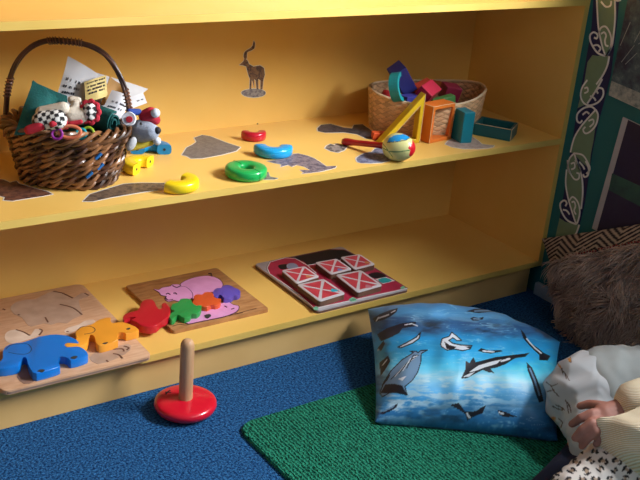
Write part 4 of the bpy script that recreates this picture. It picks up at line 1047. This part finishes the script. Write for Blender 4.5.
# fur cushion
FUR = mat('fur_strands', 'ffffff', .8, attr='pattern', spec=.2)
FB = mat('fur_backing', '77635a', .9)
fcorn = [(-.085, -.19, .012), (-.11, -.58, .012), (-.075, -.56, .415), (-.048, -.080, .130)]
fu = pillow('fur_cushion', fcorn, .075, FB, None, 70, (-1, 0, 0), .002, 9, .002, .03)
tag(fu, 'shaggy brown fur cushion leaning on the chevron cushion', 'cushion')
def make_fur(src, n, ln, parent):
    me = src.data; me.calc_loop_triangles() if hasattr(me, 'calc_loop_triangles') else None
    tris = [(t_.vertices[:], t_.area) for t_ in me.loop_triangles]
    ws = np.array([a for _, a in tris]); ws = ws/ws.sum(); idx = np.random.choice(len(tris), n, p=ws)
    V = []; F = []; C = []
    for q_ in idx:
        vs = [me.vertices[i] for i in tris[q_][0]]
        r1, r2 = random.random(), random.random()
        if r1+r2 > 1: r1, r2 = 1-r1, 1-r2
        p = vs[0].co+(vs[1].co-vs[0].co)*r1+(vs[2].co-vs[0].co)*r2
        N = (vs[0].normal+vs[1].normal+vs[2].normal).normalized()
        if N.x > .55 and p.z < .12: continue
        cl = Vector((mnoise.noise(p*22), mnoise.noise(p*22+Vector((5, 5, 5))), mnoise.noise(p*22+Vector((9, 1, 3)))))
        dirn = Vector((-.25, .30, -.75))+cl*1.3+Vector((random.gauss(0, .22), random.gauss(0, .22), random.gauss(0, .22)))
        dirn = (dirn-N*dirn.dot(N)*.9).normalized()
        L = ln*(.6+.7*random.random()); wd = .0017
        side = dirn.cross(N).normalized()*wd
        base = len(V); seg = 4
        for s in range(seg):
            t_ = s/seg; q3 = p+dirn*L*t_+N*(L*.40*math.sin(t_*2.0))+Vector((0, 0, -L*.12*t_*t_))
            if q3.z < .0015: q3.z = .0015
            k = 1-.6*t_
            V += [q3+side*k, q3-side*k, q3+N*wd*.8*k]
        V.append(p+dirn*L+N*L*.36+Vector((0, 0, -L*.12)))
        if V[-1].z < .0015: V[-1].z = .0015
        for s in range(seg-1):
            a = base+s*3
            for x_, y_ in ((0, 1), (1, 2), (2, 0)): F.append((a+x_, a+y_, a+3+y_, a+3+x_))
        a = base+(seg-1)*3; e_ = base+seg*3
        for x_, y_ in ((0, 1), (1, 2), (2, 0)): F.append((a+x_, a+y_, e_))
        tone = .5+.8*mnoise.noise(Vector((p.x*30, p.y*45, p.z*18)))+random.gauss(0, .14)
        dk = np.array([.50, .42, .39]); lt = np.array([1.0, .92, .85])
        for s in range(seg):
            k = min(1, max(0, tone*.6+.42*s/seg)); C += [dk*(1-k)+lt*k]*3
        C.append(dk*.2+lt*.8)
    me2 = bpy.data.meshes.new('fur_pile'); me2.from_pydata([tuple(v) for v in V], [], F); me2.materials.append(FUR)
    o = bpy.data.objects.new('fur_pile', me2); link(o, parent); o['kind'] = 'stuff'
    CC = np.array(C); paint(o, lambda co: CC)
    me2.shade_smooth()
make_fur(fu, 12000, .034, fu)
bb = BM()
tl, tr = Vector(fcorn[3]), Vector(fcorn[2])
for k in range(46):
    t_ = .12+k/46*.75; p = tl.lerp(tr, t_)+Vector((-.018, 0, .008+.006*math.sin(t_*PI)+random.gauss(0, .0015)))
    ball(bb, p, .0026, seg=8)
finish('beaded_trim', bb, mat('red_bead_trim', '9a3a36', .6, '6d2a2c', 90), fu)

# ================================================================== PEOPLE
SKIN = mat('skin', 'b07c6e', .55, 'a26e60', 40, spec=.4)
SKIN2 = mat('child_skin', 'd8a892', .55, 'cc9a84', 40)
HAIR = mat('brown_hair', '4a3428', .7, '33231b', 60, stretch=(1, 1, .2)); HAIR2 = mat('fair_hair', '8a6a48', .75, '74563a', 60)
GREYT = mat('pale_grey_jersey', 'b4bcbd', .85, 'abb3b5', 20); PRN = mat('printed_muslin', 'ffffff', .85, attr='pattern')
def face(root, hc, r, fwd, up, skin):
    """eyes, mouth and ears for a head at hc looking along fwd"""
    fwd = Vector(fwd).normalized(); up = Vector(up); up = (up-fwd*up.dot(fwd)).normalized(); sd = fwd.cross(up)
    bb = BM()
    for s in (1, -1): ball(bb, hc+fwd*r*.80+sd*s*r*.34, r*.12, seg=10)
    finish('eye', bb, mat('eye_brown', '2a1c18', .3), root)
    bb = BM(); tube(bb, [hc+fwd*r*(.93-.05*abs(k))-up*r*.48+sd*k*r*.13 for k in (-2, -1, 0, 1, 2)], r*.045, 6); finish('mouth', bb, mat('lips', 'a8605a', .5), root)
def head_chain(hc, r, fwd, up):
    fwd = Vector(fwd).normalized(); up = Vector(up); up = (up-fwd*up.dot(fwd)).normalized(); sd = fwd.cross(up)
    return [[(hc+up*r*.18-fwd*r*.08, r*.95), (hc-up*r*.42+fwd*r*.12, r*.66)], [(hc+fwd*r*.90-up*r*.02, r*.09), (hc+fwd*r*1.02-up*r*.16, r*.14)],
            [(hc+sd*r*.93, r*.16), (hc+sd*r*.95-up*r*.16, r*.13)], [(hc-sd*r*.93, r*.16), (hc-sd*r*.95-up*r*.16, r*.13)]]

# --- small child lying against the ocean pillow
ch = thing('person', 'small child lying in pale grey top and white trousers printed with animals', 'person')
hip = Vector((-.415, -.530, .105)); chest = Vector((-.215, -.640, .110)); neck = Vector((-.14, -.69, .115)); hd = Vector((-.075, -.745, .115))
kn1 = Vector((-.478, -.612, .068)); an1 = Vector((-.39, -.675, .045)); kn2 = Vector((-.455, -.59, .085)); an2 = Vector((-.34, -.68, .055))
sh1 = chest+Vector((-.05, -.05, .03)); sh2 = chest+Vector((.04, .05, .03))
el1 = Vector((-.26, -.76, .06)); hn1 = Vector((-.30, -.83, .04)); el2 = Vector((-.11, -.60, .06)); hn2 = Vector((-.10, -.68, .03))
U = (hd-chest).normalized(); Fd = Vector((-.35, -.55, .75))
blob('body', [[(hip, .070), ((hip+chest)/2, .068), (chest, .072), (neck, .036), (hd, .05)], [(hip, .06), (kn1, .046), (an1, .028), (an1+Vector((.03, -.03, -.01)), .02)], [(hip, .06), (kn2, .045), (an2, .028), (an2+Vector((.03, -.03, -.015)), .02)],
              [(sh1, .036), (el1, .027), (hn1, .02), (hn1+Vector((-.02, -.03, -.005)), .016)], [(sh2, .036), (el2, .027), (hn2, .02), (hn2+Vector((0, -.03, 0)), .014)]]+head_chain(hd, .068, Fd, U), SKIN2, ch, .006, 5)
face(ch, hd, .068, Fd, U, SKIN2)
blob('hair', [[(hd+U*.03-Fd.normalized()*.016, .063)], [(hd-Fd.normalized()*.03, .058)]], HAIR2, ch, .005, 3)
def folds(p): return .0048*math.sin((p.x*1.0-p.y*.6+p.z*.6)*95+4*mnoise.noise(p*14))*(.5+mnoise.noise(p*9))
blob('grey_top', [[(hip+(chest-hip)*.20+Vector((0, 0, .004)), .097), ((hip+chest)/2+Vector((0, 0, .006)), .094), (chest, .090), (chest+(neck-chest)*.45, .062)], [(sh1, .047), (el1, .038)], [(sh2, .047), (el2, .038)]], GREYT, ch, .005, 5, disp=folds)
tro = blob('printed_trousers', [[(hip+(chest-hip)*.12, .078), (hip, .086)], [(hip+Vector((-.005, -.02, 0)), .078), (kn1, .052), (an1, .040)], [(hip, .072), (kn2, .055), (an2, .038)]], PRN, ch, .0023, 8, disp=lambda p: .0025*math.sin((p.x*.4+p.y*.6+p.z)*80+4*mnoise.noise(p*12)))
def fp(co):
    x, y = pr(co); c = np.tile(np.array([.78, .80, .82]), (len(co), 1))
    pz = lambda P: crop(P, 530, 340, 5.818); pw = lambda P: crop(P, 530, 400, 5.818)
    INK = np.array([.40, .34, .30]); ORG = np.array([.82, .58, .28])
    for P in (pz([(160, 135), (180, 165), (205, 195), (228, 235)]), pz([(185, 165), (190, 195)]), pz([(205, 195), (210, 225)]), pz([(95, 245), (125, 270), (140, 300), (165, 325)]), pz([(125, 270), (160, 255)]), pz([(100, 300), (140, 290)]),
              pz([(205, 350), (230, 380), (240, 420)]), pz([(215, 375), (225, 425)]), pz([(235, 100), (240, 130), (225, 120)]), pz([(180, 60), (220, 62)]), pz([(130, 385), (160, 400), (190, 410)]), pw([(165, 105), (190, 130), (180, 160)]), pw([(150, 30), (180, 40), (200, 60)]), pw([(205, 0), (232, 40), (238, 70)])):
        c[dseg(x, y, P) < .55] = INK
    for P in (pz([(160, 135), (178, 150), (185, 168), (170, 160)]), pz([(218, 108), (238, 102), (238, 128), (226, 125)]), pw([(118, 98), (140, 105), (148, 122), (130, 120)]), pw([(200, 255), (222, 248), (228, 275), (205, 280)]), pz([(125, 445), (150, 450), (150, 462), (128, 460)])):
        c[inpoly(x, y, P)] = ORG
    return c
paint(tro, fp)

# --- grown-up kneeling beyond the frame, a hand on the child's hip
ad = thing('person', 'person with hand on the child, cream ribbed sleeve and leopard print leggings', 'person')
pel = Vector((-.22, -1.12, .14)); che = Vector((-.17, -1.06, .46)); nk = Vector((-.18, -1.04, .58)); ah = Vector((-.21, -1.02, .70))
sL = Vector((-.24, -.92, .50)); eL = Vector((-.26, -.82, .27)); wL = un(629, 409, 2, .205)
sR = Vector((-.12, -1.22, .50)); eR = Vector((-.30, -1.32, .30)); wR = Vector((-.48, -1.25, .17))
kL = Vector((-.45, -.735, .145)); aL = Vector((-.670, -.740, .086)); kR = Vector((-.62, -1.35, .08)); aR = Vector((-.30, -1.22, .05))
palm0 = un(618, 412, 2, .20); palm1 = un(604, 415, 2, .198)
def dig(px, zs, rr): return [(un(x, y, 2, z), r) for (x, y), z, r in zip(px, zs, rr)]
hand = [[(wL, .024), (palm0, .023), (palm1, .021)], [(palm0, .022), (un(606, 424, 2, .19), .018)],
        dig([(612, 409), (600, 405.5), (589, 404), (580, 406)], [.20, .203, .196, .188], [.0115, .0095, .0085, .0072]),
        dig([(604, 413), (592, 413.5), (581, 418), (572, 424)], [.20, .206, .196, .178], [.0105, .0092, .0085, .0072]),
        dig([(605, 420), (592, 423), (582, 430), (575, 438)], [.195, .20, .186, .168], [.0105, .0092, .0085, .0072]),
        dig([(607, 426), (596, 431), (588, 438), (582, 446)], [.19, .19, .176, .158], [.010, .0088, .008, .007]),
        dig([(610, 432), (602, 438), (596, 444)], [.18, .178, .165], [.0088, .0078, .0066])]
FA = Vector((-.75, .55, -.15)); UA = Vector((0, 0, 1))
blob('body', [[(pel, .125), ((pel+che)/2, .115), (che, .115), (nk, .052), (ah, .07)], [(che+Vector((0, 0, .05)), .07), (sL, .052), (eL, .040), (wL, .026)], [(che+Vector((0, 0, .05)), .07), (sR, .052), (eR, .040), (wR, .026), (wR+Vector((-.07, .03, -.02)), .022)],
              [(pel, .095), (kL, .058), (aL, .036), (aL+Vector((-.12, -.04, -.02)), .03)], [(pel, .095), (kR, .058), (aR, .036), (aR+Vector((.06, .06, -.01)), .03)]]+hand+head_chain(ah, .098, FA, UA), SKIN, ad, .0026, 6)
face(ad, ah, .098, FA, UA, SKIN)
blob('hair', [[(ah+Vector((.02, -.015, .035)), .096)], [(ah+Vector((.06, -.045, -.03)), .07), (ah+Vector((.07, -.055, -.16)), .05)]], HAIR, ad, .007, 3)
CREAM = bpy.data.materials.new('cream_seersucker'); CREAM.use_nodes = True
nt = CREAM.node_tree; bs = nt.nodes['Principled BSDF']; bs.inputs['Roughness'].default_value = .85
tc = nt.nodes.new('ShaderNodeTexCoord'); wv = nt.nodes.new('ShaderNodeTexWave'); wv.wave_type = 'BANDS'; wv.bands_direction = 'DIAGONAL'; wv.inputs['Scale'].default_value = 120; wv.inputs['Distortion'].default_value = .8
rp = nt.nodes.new('ShaderNodeValToRGB'); rp.color_ramp.elements[0].color = (*lin('ecd4a6'), 1); rp.color_ramp.elements[1].color = (*lin('fcf2da'), 1); rp.color_ramp.elements[0].position = .2; rp.color_ramp.elements[1].position = .6
bp = nt.nodes.new('ShaderNodeBump'); bp.inputs['Strength'].default_value = .5; bp.inputs['Distance'].default_value = .003
nt.links.new(tc.outputs['Object'], wv.inputs['Vector']); nt.links.new(wv.outputs['Fac'], rp.inputs['Fac']); nt.links.new(rp.outputs['Color'], bs.inputs['Base Color']); nt.links.new(wv.outputs['Fac'], bp.inputs['Height']); nt.links.new(bp.outputs['Normal'], bs.inputs['Normal'])
blob('cream_shirt', [[(pel+Vector((0, 0, .03)), .140), ((pel+che)/2, .132), (che, .130), (che+Vector((0, 0, .06)), .085)], [(che+Vector((0, 0, .05)), .085), (sL, .070), (eL, .068), (eL.lerp(wL, .93), .050)], [(che+Vector((0, 0, .05)), .085), (sR, .070), (eR, .062), (eR.lerp(wR, .8), .052)]], CREAM, ad, .006, 5, disp=lambda p: .004*mnoise.noise(p*18)+.002*math.sin(p.z*70+p.x*40))
# loose cuff hanging in front of the wrist
rowsC = [[(587, 424, .192), (600, 418.5, .21), (616, 415.5, .222), (634, 409, .232), (660, 396, .25)],
         [(592, 434, .178), (606, 430, .20), (622, 427, .22), (642, 424, .235), (668, 414, .25)],
         [(600, 453, .150), (614, 449, .18), (632, 446, .20), (652, 444, .215), (676, 440, .23)],
         [(608, 468, .128), (624, 465, .155), (642, 462, .18), (662, 462, .195), (684, 462, .21)],
         [(614, 479, .115), (632, 476, .14), (650, 474, .16), (670, 478, .18), (694, 484, .19)]]
PG = [[un(x, y, 2, z) for x, y, z in r] for r in rowsC]
def cuff(u, v):
    def ev(r, t): 
        k = t*4; i = min(3, int(k)); f = k-i
        a, b_, c, d_ = r[max(i-1, 0)], r[i], r[i+1], r[min(i+2, 4)]
        return .5*((2*b_)+(c-a)*f+(2*a-5*b_+4*c-d_)*f*f+(3*b_-a-3*c+d_)*f**3)
    rr = [ev(r, u) for r in PG]
    p = ev(rr, v)
    return p+Vector((-.3, -.5, .8))*(.006*math.sin(v*9+u*5)*math.sin(PI*min(1, u*1.6+.15))+.004*mnoise.noise(Vector((u*4, v*4, 0))))
grid('loose_cuff', 40, 40, cuff, CREAM, ad, .004)
LEO = mat('leopard_jersey', 'ffffff', .85, attr='pattern')
leg = blob('leopard_leggings', [[(pel, .112), (pel.lerp(kL, .5), .082), (kL, .074), (aL, .060), (aL+Vector((-.05, -.01, -.006)), .050)], [(pel, .112), (pel.lerp(kR, .5), .082), (kR, .066), (aR, .042)]], LEO, ad, .0024, 6)
def fl(co):
    x, y = pr(co); c = np.tile(np.array([.86, .84, .82]), (len(co), 1)); rs = np.random.RandomState(4)
    u = x*.80+y*.30; v = -x*.35+y*.95
    su, sv = 11.0, 10.5
    i = np.floor(u/su); 
    v2 = v+np.where(i % 2 > 0, sv/2, 0)
    j = np.floor(v2/sv)
    h = lambda k: (np.abs(np.sin(i*12.9898+j*78.233+k*37.7)*43758.5453)) % 1
    du = (u/su-i-.5)*su+(h(1)-.5)*2.4; dv = (v2/sv-j-.5)*sv+(h(2)-.5)*2.4
    r = np.hypot(du*(.8+.5*h(3)), dv*(.8+.5*h(4))); a = np.arctan2(dv, du)
    w_ = 3.2+1.0*h(5)+.5*np.sin(3*a+h(6)*6)
    ring = (np.abs(r-w_*.78) < 1.15) & (np.sin(2*a+h(7)*6.28) > -.55)
    c[ring] = (.10, .09, .11); c[(r < w_*.45)] = (.66, .58, .50)
    return c
paint(leg, fl)
NAVC = mat('navy_cloth', '151c38', .9, '10152c', 40)
nv = pillow('navy_blanket', [un(522, 488, 2, .02), un(640, 530, 2, .02), un(640, 440, 2, .03), un(584, 424, 2, .035)], .06, NAVC, None, 40, (0, 0, 1), .004, 2, RUGZ+.0006, .05)
tag(nv, 'folded navy blue blanket under the leopard print leg on the rug', 'blanket')

# ================================================================== CAMERA AND LIGHT
cd = bpy.data.cameras.new('camera'); cam = bpy.data.objects.new('camera', cd); COL.objects.link(cam)
cd.sensor_width = 36; cd.lens = FPX/640*36; cd.clip_start = .05
M4 = Matrix(ROT.tolist()).to_4x4(); M4.translation = Vector(CAM.tolist()); cam.matrix_world = M4
SC.camera = cam
def area(name, loc, target, sx, sy, power, col):
    l = bpy.data.lights.new(name, 'AREA'); l.shape = 'RECTANGLE'; l.size = sx; l.size_y = sy; l.energy = power; l.color = col
    o = bpy.data.objects.new(name, l); COL.objects.link(o); o.location = loc
    o.rotation_euler = (Vector(target)-Vector(loc)).to_track_quat('-Z', 'Y').to_euler(); return o
area('window_daylight', (.66, -1.38, 1.78), (-.8, .15, .35), 1.0, 1.1, 225, (.97, .98, 1.0))
area('added_fill_light', (-.7, -2.7, 2.2), (-.9, .2, .3), 1.2, .8, 6, (.95, .97, 1.0))  # unseen area lamp added as fill from the front
W = bpy.data.worlds.new('room'); SC.world = W; W.use_nodes = True
W.node_tree.nodes['Background'].inputs['Color'].default_value = (.80, .88, 1.0, 1); W.node_tree.nodes['Background'].inputs['Strength'].default_value = .15
SC.view_settings.view_transform = 'Standard'; SC.view_settings.look = 'None'; SC.view_settings.exposure = .25; SC.view_settings.gamma = 1
try: SC.view_settings.use_curve_mapping = False
except Exception: pass
